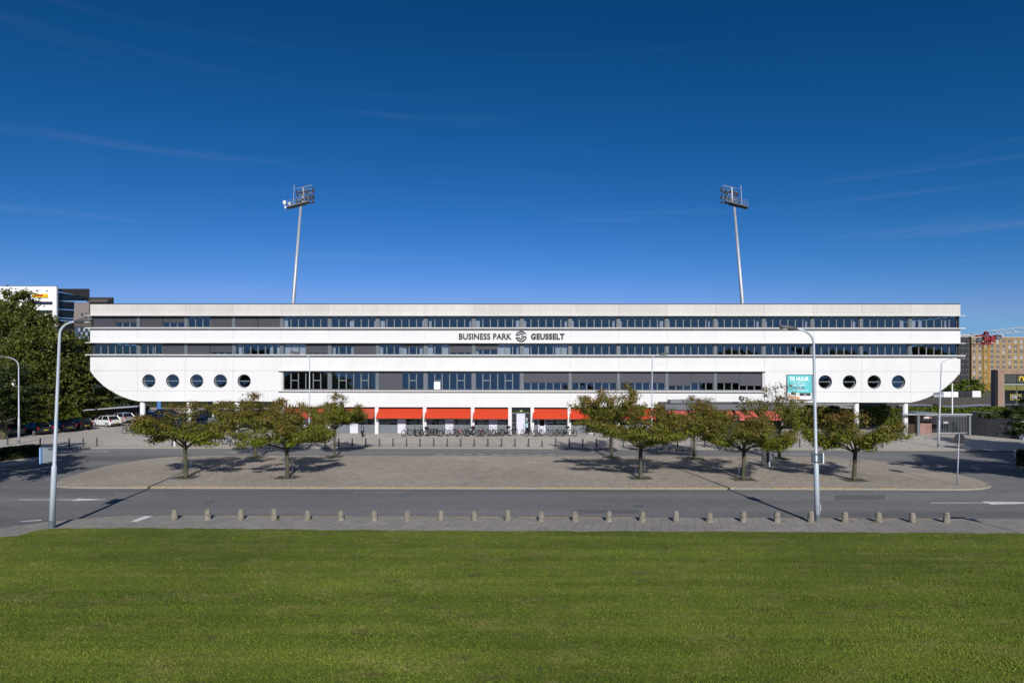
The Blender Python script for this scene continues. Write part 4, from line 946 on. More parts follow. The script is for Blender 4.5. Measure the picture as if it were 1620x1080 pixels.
def plaza_tree(seed, rad, h, red=0.4, sprigs=3, dens=1.0, base_h=2.25):
    r = random.Random(seed); tr = MB(); C = []; rn = np.random.default_rng(seed)
    top = Vector((r.uniform(-.06,.06), r.uniform(-.06,.06), base_h))
    tr.tube([(0,0,-.05),(0,0,.15),(top.x*.4,top.y*.4,.9),top], [.21,.155,.135,.125], 10)
    tips = []
    n1 = 7
    for i in range(n1):
        az = 2*math.pi*(i+r.uniform(-.25,.25))/n1; R_ = rad*r.uniform(.72,.98); zt = base_h+(h-base_h)*r.uniform(.12,.62)
        e = Vector((R_*math.cos(az), R_*math.sin(az), zt)); ps = curve_pts(top+Vector((0,0,-r.uniform(0,.3))), e, .35, 5, r, .12)
        tr.tube(ps, [.075,.06,.048,.036,.024,.012], 6)
        for j in range(2, 6):
            for q in range(2):
                b0 = ps[j]; az2 = az+r.uniform(-1.3,1.3); l2 = rad*r.uniform(.2,.42)
                e2 = b0+Vector((l2*math.cos(az2), l2*math.sin(az2), r.uniform(-.1,.75)*(h-base_h)*.35))
                p2 = curve_pts(b0, e2, .1, 3, r, .06); tr.tube(p2, [.022,.016,.011,.006], 4); tips += [p2[2], p2[3]]
                if r.random() < .7:
                    az3 = az2+r.uniform(-1,1); e3 = e2+Vector((.35*math.cos(az3), .35*math.sin(az3), r.uniform(-.1,.35))); tips.append(e3)
    for i in range(3):                       # upright middle shoots
        az = r.uniform(0, 6.28); e = Vector((rad*.3*math.cos(az), rad*.3*math.sin(az), h*r.uniform(.86,.98))); ps = curve_pts(top, e, .1, 4, r, .1); tr.tube(ps, [.06,.045,.03,.02,.01], 6)
        for j in range(1, 5):
            for q in range(2): az2 = r.uniform(0,6.28); tips.append(ps[j]+Vector((.6*math.cos(az2), .6*math.sin(az2), r.uniform(-.1,.3))))
    for c in tips:
        n_ = int(88*dens*r.uniform(.5,1.4)); s_ = r.uniform(.17,.36)
        q = rn.normal(size=(n_,3))*np.array([s_,s_,s_*.52]); C.append(q+np.array(c))
    for i in range(sprigs):
        az = r.uniform(0,6.28); q0 = Vector((rad*r.uniform(.1,.6)*math.cos(az), rad*r.uniform(.1,.6)*math.sin(az), h*.8)); e = q0+Vector((r.uniform(-.3,.3), r.uniform(-.3,.3), r.uniform(.6,1.3)))
        tr.tube([q0, (q0+e)/2, e], [.014,.009,.004], 4)
        nn_ = int(16*r.random())+6; C.append(np.array(q0)+(np.array(e)-np.array(q0))*rn.random((nn_,1))+rn.normal(size=(nn_,3))*.07)
    for i in range(sprigs*2):
        az = r.uniform(0,6.28); q0 = Vector((rad*r.uniform(.0,.5)*math.cos(az), rad*r.uniform(.0,.5)*math.sin(az), h*.75)); e = q0+Vector((r.uniform(-.5,.5), r.uniform(-.5,.5), r.uniform(.8,1.6)))
        tr.tube([q0, (q0+e)/2+Vector((.04,0,0)), e], [.012,.008,.003], 4)
    C = np.concatenate(C); lo = base_h-.25; C[:,2] = np.maximum(C[:,2], lo+rn.random(len(C))*.3)
    greens = np.array([[.135,.185,.012],[.10,.15,.010],[.18,.22,.014],[.22,.25,.018]]); reds = np.array([[.19,.10,.035],[.20,.07,.03],[.16,.10,.035],[.24,.14,.045]])
    def tone(P, rg):
        hh = (P[:,2]-base_h)/(h-base_h); dd = np.hypot(P[:,0],P[:,1])/rad
        ns = np.sin(P[:,0]*2.1+seed)*np.sin(P[:,1]*2.4+seed*2)*np.sin(P[:,2]*3)
        pr = np.clip(red*(1.1*hh-.06+.4*ns)+rg.normal(size=len(P))*.16,0,.95)[:,None]
        return reds[rg.integers(0,4,len(P))]*pr+greens[rg.integers(0,4,len(P))]*(1-pr)
    lm = leaf_mesh('crown', C, .074, greens, seed, .25, .35, tone)
    return tr.mesh('trunk', M['bark'], True), lm
kinds = [plaza_tree(s_, R_, h, rd, sp, dn) for s_, R_, h, rd, sp, dn in ((1,3.05,4.75,.75,3,1.25),(2,2.95,4.9,.7,3,1.2),(3,3.1,4.8,.65,2,1.3),(4,3.1,5.0,.8,5,1.0),(9,2.9,5.3,.95,9,.42))]
pit = mat('tree_pit_soil', (.10,.085,.06), .95, var=.3, vs=4)
guard = mat('guard_rods', (.16,.18,.2), .5, .4, var=.2, vs=8)
tl = [ # x, y, kind, rz, scale, zscale, label
 (294,755,1,3.7,1.05,1.04,'plaza tree nearest the left tip of the paved island, crossed by the lamp shadow'),
 (455,755,1,1.9,1.0,1.0,'front row plaza tree second from the left, with a metal-edged tree pit'),
 (1013,756,2,4.1,1.10,1.0,'front row plaza tree right of the island middle, broad green crown'),
 (1176,758,0,2.6,1.0,.98,'front row plaza tree standing just left of the litter bin'),
 (1351,759,1,5.0,1.04,.95,'rightmost plaza tree, right of the tall street lamp'),
 (404,723,3,.9,1.0,1.12,'second row plaza tree between the two left front row trees, bare twigs on top'),
 (529,722,2,3.3,.72,1.13,'small second row plaza tree, rightmost of the left group'),
 (967,723,3,2.2,.95,1.27,'second row plaza tree, leftmost of the right group, tall ragged crown'),
 (1098,725,1,.6,.92,1.05,'second row plaza tree, middle of the right group, on a mossy pit'),
 (1233,725,4,5.3,.92,1.22,'sparse second row plaza tree behind the litter bin, bare twigs before the banner')]
TREES = list(tl)
for k, (x, y, kd, rz, sc, zs, lb) in enumerate(tl):
    p = G(x, y, 0); T_ = thing('plaza_tree', lb, 'tree', p, rz, 'small trees on the paved island'); T_.scale = (sc, sc, zs)
    ob('trunk', kinds[kd][0], T_); ob('crown', kinds[kd][1], T_)
    g = MB()
    for q in range(3):
        a = 2.1*q+.5; g.tube([(.32*math.cos(a), .32*math.sin(a), 0), (.32*math.cos(a), .32*math.sin(a), 1.55)], .014, 5)
    for zz in (.5, 1.0, 1.5): g.torus((0,0,0), .32, .008, n=16, m=4); n_ = 64; g.v[-n_:] = [(v[0], v[2], zz+v[1]) for v in g.v[-n_:]]
    part('tree_guard', g, guard, T_)
    g = MB(); g.box(-.75,.75,-.75,.75,-.003,.006)
    o = struct('tree_pit', g, pit, None); o.location = (p.x, p.y, .0)
    g = MB()
    for a_, b_, c_, d_ in ((-.82,.82,-.82,-.76),(-.82,.82,.76,.82),(-.82,-.76,-.76,.76),(.76,.82,-.76,.76)): g.box(a_, b_, c_, d_, -.02, .02)
    e = struct('pit_edging', g, M['frame'], o)
    # weeds at the foot
    rn = np.random.default_rng(100+k); C = rn.normal(size=(110,3))*np.array([.3,.3,.02])+np.array([p.x,p.y,.05]); C[:,2] = np.abs(C[:,2]-.05)+.03
    o = ob('weeds', leaf_mesh('weeds', C, .05, [[.09,.12,.02],[.14,.12,.04]], 200+k, .8)); o['kind'] = 'stuff'; o['label'] = 'weeds growing round the foot of a plaza tree'; o['category'] = 'weeds'

def lobes_cloud(lobes, n, seed, fill=.35):
    r = np.random.default_rng(seed); L_ = np.array(lobes, float); wts = L_[:,3]*L_[:,4]; wts /= wts.sum(); out_ = []
    for l, w_ in zip(L_, wts):
        k = int(n*w_); d = r.normal(size=(k,3)); d /= np.linalg.norm(d,axis=1)[:,None]
        cl = r.normal(size=(max(10,int(k/150)),3)); cl /= np.linalg.norm(cl,axis=1)[:,None]
        ci = r.integers(0,len(cl),k); cr_ = (.86+.22*r.random(len(cl)))[ci][:,None]; d = (cl[ci]+r.normal(size=(k,3))*np.array([.13,.13,.075]))*cr_
        rad = (1-fill*r.random((k,1))**1.5)*(1+.08*r.normal(size=(k,1)))
        out_.append(l[:3]+d*rad*np.array([l[3],l[3],l[4]]))
    return np.concatenate(out_)
def big_tree(name, label, base, lobes, n, size, pal, seed, trunk_r=.35, group=None, cat='tree', trunk=True, fork=None):
    T_ = thing(name, label, cat, base, 0, group); C = lobes_cloud(lobes, n, seed)
    C = C[C[:,2] > .15]
    ob('crown', leaf_mesh('crown', C, size, pal, seed, .3), T_)
    if trunk:
        g = MB(); hz = fork or min(l[2]-l[4]*.6 for l in lobes); hz = max(hz, 1.2)
        g.tube([(0,0,-.1),(0,0,.4),(.05,0,hz)], [trunk_r*1.3,trunk_r,trunk_r*.75], 10)
        rr_ = random.Random(seed)
        for l in lobes:
            e = Vector((l[0],l[1],l[2])); g.tube(curve_pts(Vector((.05,0,hz*.95)), e, .4, 4, rr_, .25), [trunk_r*.5,trunk_r*.38,trunk_r*.28,trunk_r*.18,trunk_r*.06], 6)
        part('trunk', g, M['bark'], T_, True)
    return T_
G1 = [[.10,.125,.022],[.08,.105,.02],[.135,.155,.026],[.17,.175,.034],[.12,.13,.024]]
G2 = [[.045,.07,.015],[.035,.055,.014],[.06,.085,.018]]
G3 = [[.13,.17,.015],[.15,.20,.02],[.10,.14,.015],[.18,.22,.03]]
def rel(x, y, Y, bx_, by_): p = W(x, y, Y); return (p.x-bx_, p.y-by_, p.z)
# the big tree left of the building
Yb = 88; bx_, by_ = W(38, 660, Yb).x, Yb
ks = Yb/1000
lob = [rel(14,525,Yb,bx_,by_)+(55*ks,48*ks), rel(-40,545,Yb+3,bx_,by_)+(65*ks,70*ks), rel(68,572,Yb-2,bx_,by_)+(48*ks,52*ks), rel(20,600,Yb-3,bx_,by_)+(70*ks,60*ks), rel(95,610,Yb,bx_,by_)+(45*ks,50*ks), rel(14,486,Yb,bx_,by_)+(36*ks,30*ks), rel(50,520,Yb+1,bx_,by_)+(44*ks,36*ks)]
big_tree('broadleaf_tree', 'largest broadleaf tree on the left, in front of the white tower', (bx_,by_,0), lob, 80000, .19, G1, 31, .5)
bx_, by_ = W(128, 670, 92).x, 92; ks = .092
lob = [rel(120,575,92,bx_,by_)+(38*ks,48*ks), rel(140,610,93,bx_,by_)+(32*ks,42*ks), rel(100,600,91,bx_,by_)+(36*ks,45*ks), rel(128,640,92,bx_,by_)+(40*ks,26*ks), rel(108,555,92,bx_,by_)+(26*ks,24*ks)]
big_tree('broadleaf_tree', 'broadleaf tree touching the left end of the white hull', (bx_,by_,0), lob, 42000, .17, G1, 32, .4)
# low tree over the parked cars, its shade put into darker leaf greens
bx_, by_ = G(6, 694).x, G(6, 694).y; ks = by_/1000
lob = [rel(-8,628,by_,bx_,by_)+(42*ks,36*ks), rel(36,648,by_+3,bx_,by_)+(30*ks,20*ks), rel(-50,640,by_-2,bx_,by_)+(44*ks,36*ks), rel(20,610,by_,bx_,by_)+(36*ks,30*ks)]
big_tree('broadleaf_tree', 'dark low-branched tree at the left frame edge, over the parked cars', (bx_,by_,0), lob, 22000, .15, G2, 33, .35)
# trees just outside both sides; their shadows cross the road
for k, (X, Y, h, lb) in enumerate(((-37.5,37,10.5,'broadleaf tree beyond the left frame edge that shades the road'),(-44,46,11.5,'taller broadleaf tree beyond the left frame edge, behind the nearer one'))):
    lob = [(0,0,h*.62,3.6,h*.26),(2.2,1,h*.55,2.6,h*.2),(-2.2,-.8,h*.58,2.8,h*.22),(.4,.6,h*.8,2.2,h*.18)]
    big_tree('roadside_tree', lb, (X,Y,0), lob, 14000, .17, G2, 41+k, .25)
for k, (X, Y, h, lb, ex) in enumerate(((38.6,40.5,9.5,'dark tree at the right frame edge, low branches reaching into view', [(-4.5,2.6,4.5,1.7,.9),(-2.6,2.4,4.6,2.2,1.2),(-3.4,3.0,4.1,2.0,.8)]),(47,43,12,'broadleaf tree beyond the right frame edge that shades the road', []),(42.5,56,8.5,'dark roadside tree behind the right frame edge, by the dark wall', []))):
    if k == 2: X = 50.0
    lob = [(1.2,0,h*.62,3.2,h*.22),(3.0,1,h*.55,2.6,h*.2),(.2,-.8,h*.6,2.6,h*.18),(1.2,.6,h*.8,2.2,h*.16)]+ex
    big_tree('roadside_tree', lb, (X,Y,0), lob, 20000, .14, G2, 51+k, .25)  # shade on the right edge foliage put into the dark leaf greens

# hedges
def hedge(name, label, pts, hgt, wid, n, size, pal, seed, z0=0.0, hv=.25):
    r = np.random.default_rng(seed); P = np.array([(p.x,p.y) for p in pts]); seg = np.linalg.norm(np.diff(P,axis=0),axis=1); cum = np.concatenate([[0],np.cumsum(seg)])
    s_ = r.random(n)*cum[-1]; i = np.clip(np.searchsorted(cum, s_)-1, 0, len(seg)-1); t = ((s_-cum[i])/seg[i])[:,None]; c = P[i]*(1-t)+P[i+1]*t; d = (P[i+1]-P[i])/seg[i][:,None]; nn_ = np.stack([-d[:,1],d[:,0]],1)
    a = r.random(n)*2-1; z = r.random(n); f = r.random(n); a = np.where(f < .5, np.sign(a)*(1-.1*r.random(n)), a); z = np.where(f < .5, z, 1-.08*r.random(n))
    hh = hgt*(1+hv*(np.sin(s_*1.3+seed)*np.sin(s_*.47+2)*.5+.25*np.sin(s_*3.7)))
    C = np.stack([c[:,0]+nn_[:,0]*a*wid/2, c[:,1]+nn_[:,1]*a*wid/2, z0+z*hh],1)+r.normal(size=(n,3))*.05
    T_ = thing(name, label, 'hedge', (0,0,0)); ob('foliage', leaf_mesh('foliage', C, size, pal, seed, .3), T_)
    g = MB()
    for k in range(len(pts)-1):
        a_, b_ = Vector((P[k][0],P[k][1],0)), Vector((P[k+1][0],P[k+1][1],0)); d_ = (b_-a_).normalized(); q = Vector((-d_.y,d_.x,0))*wid*.4
        g.prism([(a_-q)[:2], (b_-q)[:2], (b_+q)[:2], (a_+q)[:2]], z0-.05*k*0, z0+hgt*.86)
    part('twigs', g, mat('hedge_inside', (.03,.035,.015), .95, var=.4, vs=4), T_)
hedge('clipped_hedge', 'clipped dark hedge at the left frame edge beside the road', [G(-160,742), G(-60,733), G(0,727.5), G(57,720.8)], .95, 1.6, 15000, .07, G2, 61, hv=.05)
hedge('clipped_hedge', 'clipped dark hedge at the right frame edge beside the road', [G(1610,735.5), G(1700,744), G(1860,757)], 1.25, 1.6, 8000, .07, G2, 62, hv=.05)
hedge('tall_hedge', 'tall sunlit hedge behind the row of dark parked cars', [W(36,676,86)*1.0, W(80,672,87), W(128,668,89)], 2.6, 1.8, 20000, .12, G3, 63)
hedge('long_hedge', 'long bright green hedge behind the right end of the hull', [Vector((34,88,0)), Vector((50,87,0)), Vector((67,86,0))], 2.35, 2.0, 26000, .13, G3, 64)
hedge('low_hedge', 'low dark hedge under the left end of the hull, beyond the shelter', [Vector((-84,124,0)), Vector((-62,124,0)), Vector((-36,124,0))], 1.6, 1.5, 14000, .14, G2, 65)

# ------------------------------------------------------------------ bicycles
def bike(name, label, frame_m, kind=0):
    T_ = thing(name, label, 'bicycle', (0,0,0)); r = .34
    for xx in (-.53,.53):
        g = MB(); g.torus((0,0,0), r, .038, n=20, m=5); wh = part('wheel', g, M['rubber'], T_, True, loc=(xx,0,r+.02))
        g = MB(); g.tube([(0,-.04,0),(0,.04,0)], .03, 8)
        for k in range(9):
            a = 2*math.pi*k/9; g.tube([(0,0,0),(.33*math.cos(a),0,.33*math.sin(a))], .004, 3, False)
        g.torus((0,0,0), r-.02, .01, n=20, m=4); part('spokes', g, M['polebase'], wh)
    bb_ = Vector((-.06,0,.30)); rear = Vector((-.53,0,.36)); st_ = Vector((-.2,0,.80)); hd = Vector((.33,0,.86)); hl = Vector((.37,0,.68)); fw = Vector((.53,0,.36))
    g = MB(); g.tube([bb_, st_], .028, 6); g.tube([bb_, hl], .032, 6); g.tube([rear, bb_], .012, 5); g.tube([rear, st_+Vector((.02,0,-.12))], .011, 5); g.tube([hl, hd], .02, 6); g.tube([hl, Vector((.41,.05,.56)), fw+Vector((0,.05,0))], .012, 5); g.tube([hl, Vector((.41,-.05,.56)), fw+Vector((0,-.05,0))], .012, 5)
    if kind == 0: g.tube([st_+Vector((.03,0,-.10)), hd+Vector((.01,0,-.06))], .016, 6)
    part('frame', g, frame_m, T_)
    g = MB(); g.tube([st_, st_+Vector((-.05,0,.16))], .013, 6); g.ball((-.26,0,.985), .12, 8, 6, (1.15,.7,.3)); part('saddle', g, M['black'], T_, True)
    g = MB(); g.tube([hd, hd+Vector((-.03,0,.16))], .014, 6); g.tube([(.18,-.28,1.04),(.29,-.12,1.05),(.30,.12,1.05),(.18,.28,1.04)], .013, 6); part('handlebar', g, M['steel'], T_)
    g = MB(); g.tube([bb_-Vector((0,.03,0)), bb_+Vector((0,.03,0))], .07, 10); g.tube([bb_, bb_+Vector((.1,.08,-.12))], .01, 4); g.box(.06,.14,.06,.14,.16,.18); g.tube([bb_, bb_+Vector((-.1,-.08,.12))], .01, 4); g.box(-.2,-.12,-.14,-.06,.41,.43); part('crank', g, M['black'], T_)
    g = MB(); g.box(-.78,-.36,-.07,.07,.735,.75); g.tube([(-.7,0,.73),(-.53,0,.38)], .008, 4)
    for xx in (-.53,.53):
        pts = [(xx+(r+.05)*math.cos(a), 0, r+.02+(r+.05)*math.sin(a)) for a in (np.linspace(.35,2.9,8) if xx < 0 else np.linspace(.9,2.9,7))]; g.tube(pts, .016, 4)
    part('mudguard_rack', g, M['black'], T_)
    if kind == 2: g = MB(); g.box(.42,.72,-.2,.2,.82,1.08); part('crate', g, M['black'], T_)
    if kind == 3: g = MB(); g.box(-.75,-.45,-.15,.15,.76,.85); g.box(-.78,-.7,-.15,.15,.85,1.2); part('child_seat', g, mat('child_seat_cloth', (.55,.3,.42), .8, var=.3, vs=9), T_)
    return T_
fm = [mat('bike_paint_%s' % n_, c, .4, .1, var=.1) for n_, c in (('black',(.02,.02,.022)),('grey',(.12,.13,.14)),('red',(.45,.03,.03)),('white',(.6,.6,.62)),('blue',(.05,.12,.3)))]
protos = {(0,0): bike('bicycle','x',fm[0],0), (0,1): bike('bicycle','x',fm[0],1), (1,0): bike('bicycle','x',fm[1],0), (2,1): bike('bicycle','x',fm[2],1), (3,0): bike('bicycle','x',fm[3],0), (0,2): bike('bicycle','x',fm[0],2), (0,3): bike('bicycle','x',fm[0],3), (4,1): bike('bicycle','x',fm[4],1)}
used_b = set()
def place_bike(key, x, y, rz, lean, label, grp='bicycles parked before the shops'):
    pr = protos[key]; p = G(x, y, 0); rot = Euler((lean, 0, rz))
    if key not in used_b: used_b.add(key); pr.location = p; pr.rotation_euler = rot; pr['label'] = label; pr['group'] = grp; return pr
    return dup(pr, p, 0, label, grp, rot)
bl_ = [(644,0,0),(656,0,1),(664.5,0,0),(671,1,0),(679.5,0,2),(683.5,0,0),(691,0,0),(702,0,1),(712,1,0),(720.5,0,0),(727,2,1),(738,0,0),(744,0,2),(752,0,3),(761,2,1),(768,0,0),(777,0,0),(785,3,0),(790.6,0,0),(800,0,2),(811.5,1,0),(829.5,0,1),(842,0,0),(852,0,1),(861,3,0),(876.4,1,0),(885.7,0,0),(895,0,2),(905.4,0,0)]
random.seed(77)
cn = {0:'black',1:'grey',2:'red',3:'white',4:'blue'}; kn = {0:'diamond frame',1:'step-through',2:'front crate',3:'pink child seat'}
spot = [(595.8,'the shop bay left of the third awning column'),(671.8,'the third full red awning from the left'),(747.8,'the fourth full red awning from the left'),(806.8,'the short red awning left of the entrance'),(842.2,'the entrance door bay'),(900.8,'the awning right of the entrance'),(980,'the awning partly hidden by a tree')]
spot = [(600,'the second awning'),(671.8,'the third full awning'),(747.8,'the fourth full awning'),(806.8,'the short awning by the entrance'),(842.2,'the entrance bay'),(898,'the awning right of the entrance'),(980,'the awning beside the ragged tree')]
cnt = {}
for x, c, k in bl_:
    key = (c,k) if (c,k) in protos else ((c,0) if (c,0) in protos else (c,1))
    si = next(i for i, s_ in enumerate(spot) if x < s_[0]); j = cnt.get(si, 0); cnt[si] = j+1
    lb = '%s bicycle%s, %s in line before %s' % (cn[key[0]], {0:'',1:' with step-through frame',2:' with front crate',3:' with pink child seat'}[key[1]], ORD[j], spot[si][1])
    place_bike(key, x, 689.3+random.uniform(-.5,.4), R(random.choice((1,1,-1))*random.uniform(52,72)+ (180 if random.random() < .5 else 0)), R(random.uniform(-7,7)), lb)
place_bike((4,1), 363.5, 702.5, R(6), R(5), 'blue bicycle parked across the bollards under the left plaza trees', 'two bicycles between the left bollards')
place_bike((0,2), 386, 702.5, R(184), R(-5), 'dark bicycle with a front crate parked behind the left bollards', 'two bicycles between the left bollards')
place_bike((0,1), 203.5, 685.8, R(175), R(3), 'black bicycle held by the person beside the leftmost round column', 'bicycles parked before the shops')

# motor scooter
p = G(573.5, 690.5); sc = thing('motor_scooter', 'dark motor scooter with windscreen parked before the partly hidden red awning', 'scooter', p, R(-80))
for xx in (-.6,.6):
    g = MB(); g.torus((0,0,0), .19, .06, n=16, m=6); wh = part('wheel', g, M['rubber'], sc, True, loc=(xx,0,.25)); g = MB(); g.tube([(0,-.05,0),(0,.05,0)], .13, 10); part('rim', g, M['steel'], wh)
g = MB(); g.v = []; g.tube([(-.75,0,.55),(-.45,0,.62),(-.1,0,.5),(.05,0,.35),(.35,0,.33),(.5,0,.6),(.48,0,.95)], [.12,.2,.19,.13,.13,.19,.13], 10); g.tube([(.6,0,.42),(.66,0,.5)], [.12,.02], 8); part('body', g, mat('scooter_paint', (.03,.035,.05), .3, .2, var=.1), sc, True)
g = MB(); g.ball((-.35,0,.78), .3, 10, 6, (1.2,.5,.28)); part('seat', g, M['black'], sc, True)
g = MB(); g.tube([(.4,-.33,1.02),(.46,0,1.0),(.4,.33,1.02)], .025, 6); g.tube([(.4,-.3,1.02),(.38,-.36,1.2)], .012, 4); g.tube([(.4,.3,1.02),(.38,.36,1.2)], .012, 4); part('handlebar', g, M['black'], sc)
g = MB(); g.add([(.52,-.2,1.0),(.52,.2,1.0),(.4,.16,1.45),(.4,-.16,1.45)], [(0,1,2,3)]); part('windscreen', g, M['glass'], sc)
g = MB(); g.ball((.56,0,.92), .09, 8, 6); part('headlight', g, M['lamplens'], sc, True)

# ------------------------------------------------------------------ cars
def car(label, paint, L_=4.1, hh=1.46, wagon=False, name='parked_car'):
    T_ = thing(name, label, 'car', (0,0,0)); hw = .86
    xs = [-.5*L_, -.49*L_, -.44*L_, -.3*L_, 0, .2*L_, .33*L_, .45*L_, .49*L_, .5*L_]
    belt = [.72,.86,.93,.95,.93,.92,.86,.76,.66,.5]; wdt = [.70,.79,.84,.86,.86,.86,.85,.80,.72,.62]; low = [.42,.3,.24,.2,.2,.2,.2,.24,.28,.38]
    g = MB(); vs = []; 
    for x, b, w_, l in zip(xs, belt, wdt, low):
        vs += [(x,-w_*.9,l),(x,-w_,l+.14),(x,-w_,b-.16),(x,-w_*.92,b-.02),(x,-w_*.5,b+.015),(x,w_*.5,b+.015),(x,w_*.92,b-.02),(x,w_,b-.16),(x,w_,l+.14),(x,w_*.9,l)]
    n = 10; fs = []
    for k in range(len(xs)-1):
        for j in range(n): fs.append((k*n+j, k*n+(j+1)%n, (k+1)*n+(j+1)%n, (k+1)*n+j))
    fs += [tuple(range(n))[::-1], tuple((len(xs)-1)*n+j for j in range(n))]; g.add(vs, fs)
    tr_ = -.47*L_ if wagon else -.40*L_
    top_r = -.40*L_ if wagon else -.30*L_
    # roof and pillars
    rf = [(top_r,.60,hh-.06),(top_r+.25,.63,hh),(-.02*L_,.64,hh+.015),(.08*L_,.60,hh-.04)]
    vs = []
    for x, w_, z in rf: vs += [(x,-w_,z-.05),(x,-w_*.8,z),(x,w_*.8,z),(x,w_,z-.05),(x,0,z-.06)]
    fs = []
    for k in range(len(rf)-1):
        for j in range(5): fs.append((k*5+j, k*5+(j+1)%5, (k+1)*5+(j+1)%5, (k+1)*5+j))
    fs += [(4,3,2,1,0), tuple(15+j for j in range(5))]; g.add(vs, fs)
    for s_ in (-1, 1):
        g.tube([(tr_+.02, s_*.77, .93), (top_r+.02, s_*.61, hh-.06)], .06 if not wagon else .05, 6); g.tube([(-.05*L_, s_*.79, .93), (-.05*L_, s_*.635, hh-.04)], .035, 5); g.tube([(.27*L_, s_*.75, .9), (.08*L_, s_*.6, hh-.06)], .035, 5)
        g.tube([(.2*L_, s_*.84, .98), (.2*L_, s_*.98, 1.0)], [.05,.09], 6)
    part('body', g, paint, T_, False)
    g = MB(); vs = []
    st_ = [(tr_,.76,.90,.91),(top_r,.76,.90,hh-.075),(.075*L_,.76,.90,hh-.075),(.28*L_,.74,.87,.88)]
    for x, w_, l, z in st_: wt = w_ if z-l < .1 else .60; vs += [(x,-w_,l),(x,w_,l),(x,wt,z),(x,-wt,z)]
    g.add(vs, [(0,1,5,4),(1,2,6,5),(2,3,7,6),(3,0,4,7),(4,5,9,8),(5,6,10,9),(6,7,11,10),(7,4,8,11),(8,9,13,12),(9,10,14,13),(10,11,15,14),(11,8,12,15),(3,2,1,0),(12,13,14,15)]); part('window_glass', g, cg, T_)
    for xx in (-.31*L_, .31*L_):
        for s_ in (-1, 1):
            g = MB(); g.tube([(0,-.11,0),(0,.11,0)], .31, 18); wh = part('wheel', g, M['rubber'], T_, True, loc=(xx, s_*.77, .31)); g = MB(); g.tube([(0,s_*.111,0),(0,s_*.122,0)], .2, 14); part('rim', g, M['galv'], wh)
    for s_ in (-1, 1):
        g = MB(); g.box(-.5*L_-.015, -.455*L_, s_*.80-.07 if s_ > 0 else s_*.80-.01, s_*.80+.01 if s_ > 0 else s_*.80+.07, .72, .98); part('tail_light', g, tlm, T_)
        g = MB(); g.box(.455*L_, .495*L_, s_*.62-.12, s_*.62+.12, .58, .7); part('headlight', g, M['lamplens'], T_)
    g = MB(); g.box(-.5*L_-.03, -.5*L_-.005, -.26, .26, .52, .63); part('number_plate', g, plm, T_)
    g = MB(); g.box(-.5*L_-.04, -.46*L_, -.74, .74, .30, .46); g.box(.46*L_, .5*L_+.02, -.66, .66, .28, .44); part('bumper', g, M['black'] if not wagon else M['black'], T_)
    return T_
cg = mat('car_glass', (.012,.016,.02), .06, 0, spec=.8); tlm = mat('tail_light_red', (.55,.02,.02), .25, var=.1); plm = mat('yellow_number_plate', (.6,.42,.04), .5, var=.1)
cp = {n_: mat('car_paint_%s' % n_, c, .28, .1, var=.05, coat=.6) for n_, c in (('white',(.72,.73,.74)),('black',(.012,.013,.016)),('navy',(.015,.022,.04)),('charcoal',(.035,.037,.042)),('silver',(.35,.37,.4)),('blue',(.04,.1,.25)),('red',(.3,.03,.03)))}
def car_at(T_, x, y, head, anchor=(-1.27,-.86)):
    """put the rear wheel nearest the camera on a pixel; head is the heading in degrees"""
    p = G(x, y); a = R(head); off = Vector((anchor[0]*math.cos(a)-anchor[1]*math.sin(a), anchor[0]*math.sin(a)+anchor[1]*math.cos(a), 0))
    T_.location = p-off; T_.rotation_euler = (0,0,a)
wc = car('white hatchback parked beside the dark cars, in front of the shelter', cp['white']); car_at(wc, 168.4, 675.5, 155, (-1.27,.86))
hc = car('dark hatchback parked nearest, half behind the left street lamp foot', cp['black']); car_at(hc, 53.6, 688.4, 155, (-1.27,.86))
nc = car('dark blue car partly hidden by the near left lamp post', cp['navy'], 4.3, 1.5); car_at(nc, 92, 684, 155, (-1.27,.86))
bc = car('black estate car parked next to the white hatchback', cp['black'], 4.5, 1.5, True); car_at(bc, 118.5, 680.5, 155, (-1.27,.86))
dc = car('charcoal car at the left frame edge, half hidden by the dark tree trunk', cp['charcoal'], 4.2); car_at(dc, 8, 691, 155, (-1.27,.86))
s1 = car('silver car behind the white hatchback, under the shelter', cp['silver']); car_at(s1, 192, 670, 155, (-1.27,.86))
pv = car('white car glimpsed between the first and second round columns', cp['white'], 4.4, 1.6, True); car_at(pv, 262, 664, 180, (-1.27,.86))
pv2 = car('blue car glimpsed under the hull between the first round columns', cp['blue']); car_at(pv2, 238, 668, 178, (-1.27,.86))
pv3 = car('silver car glimpsed under the hull right of the second round column', cp['silver']); car_at(pv3, 330, 664, 182, (-1.27,.86))
pv4 = car('dark car glimpsed under the hull near the shop end wall', cp['charcoal'], 4.4, 1.5, True); car_at(pv4, 420, 668, 178, (-1.27,.86))

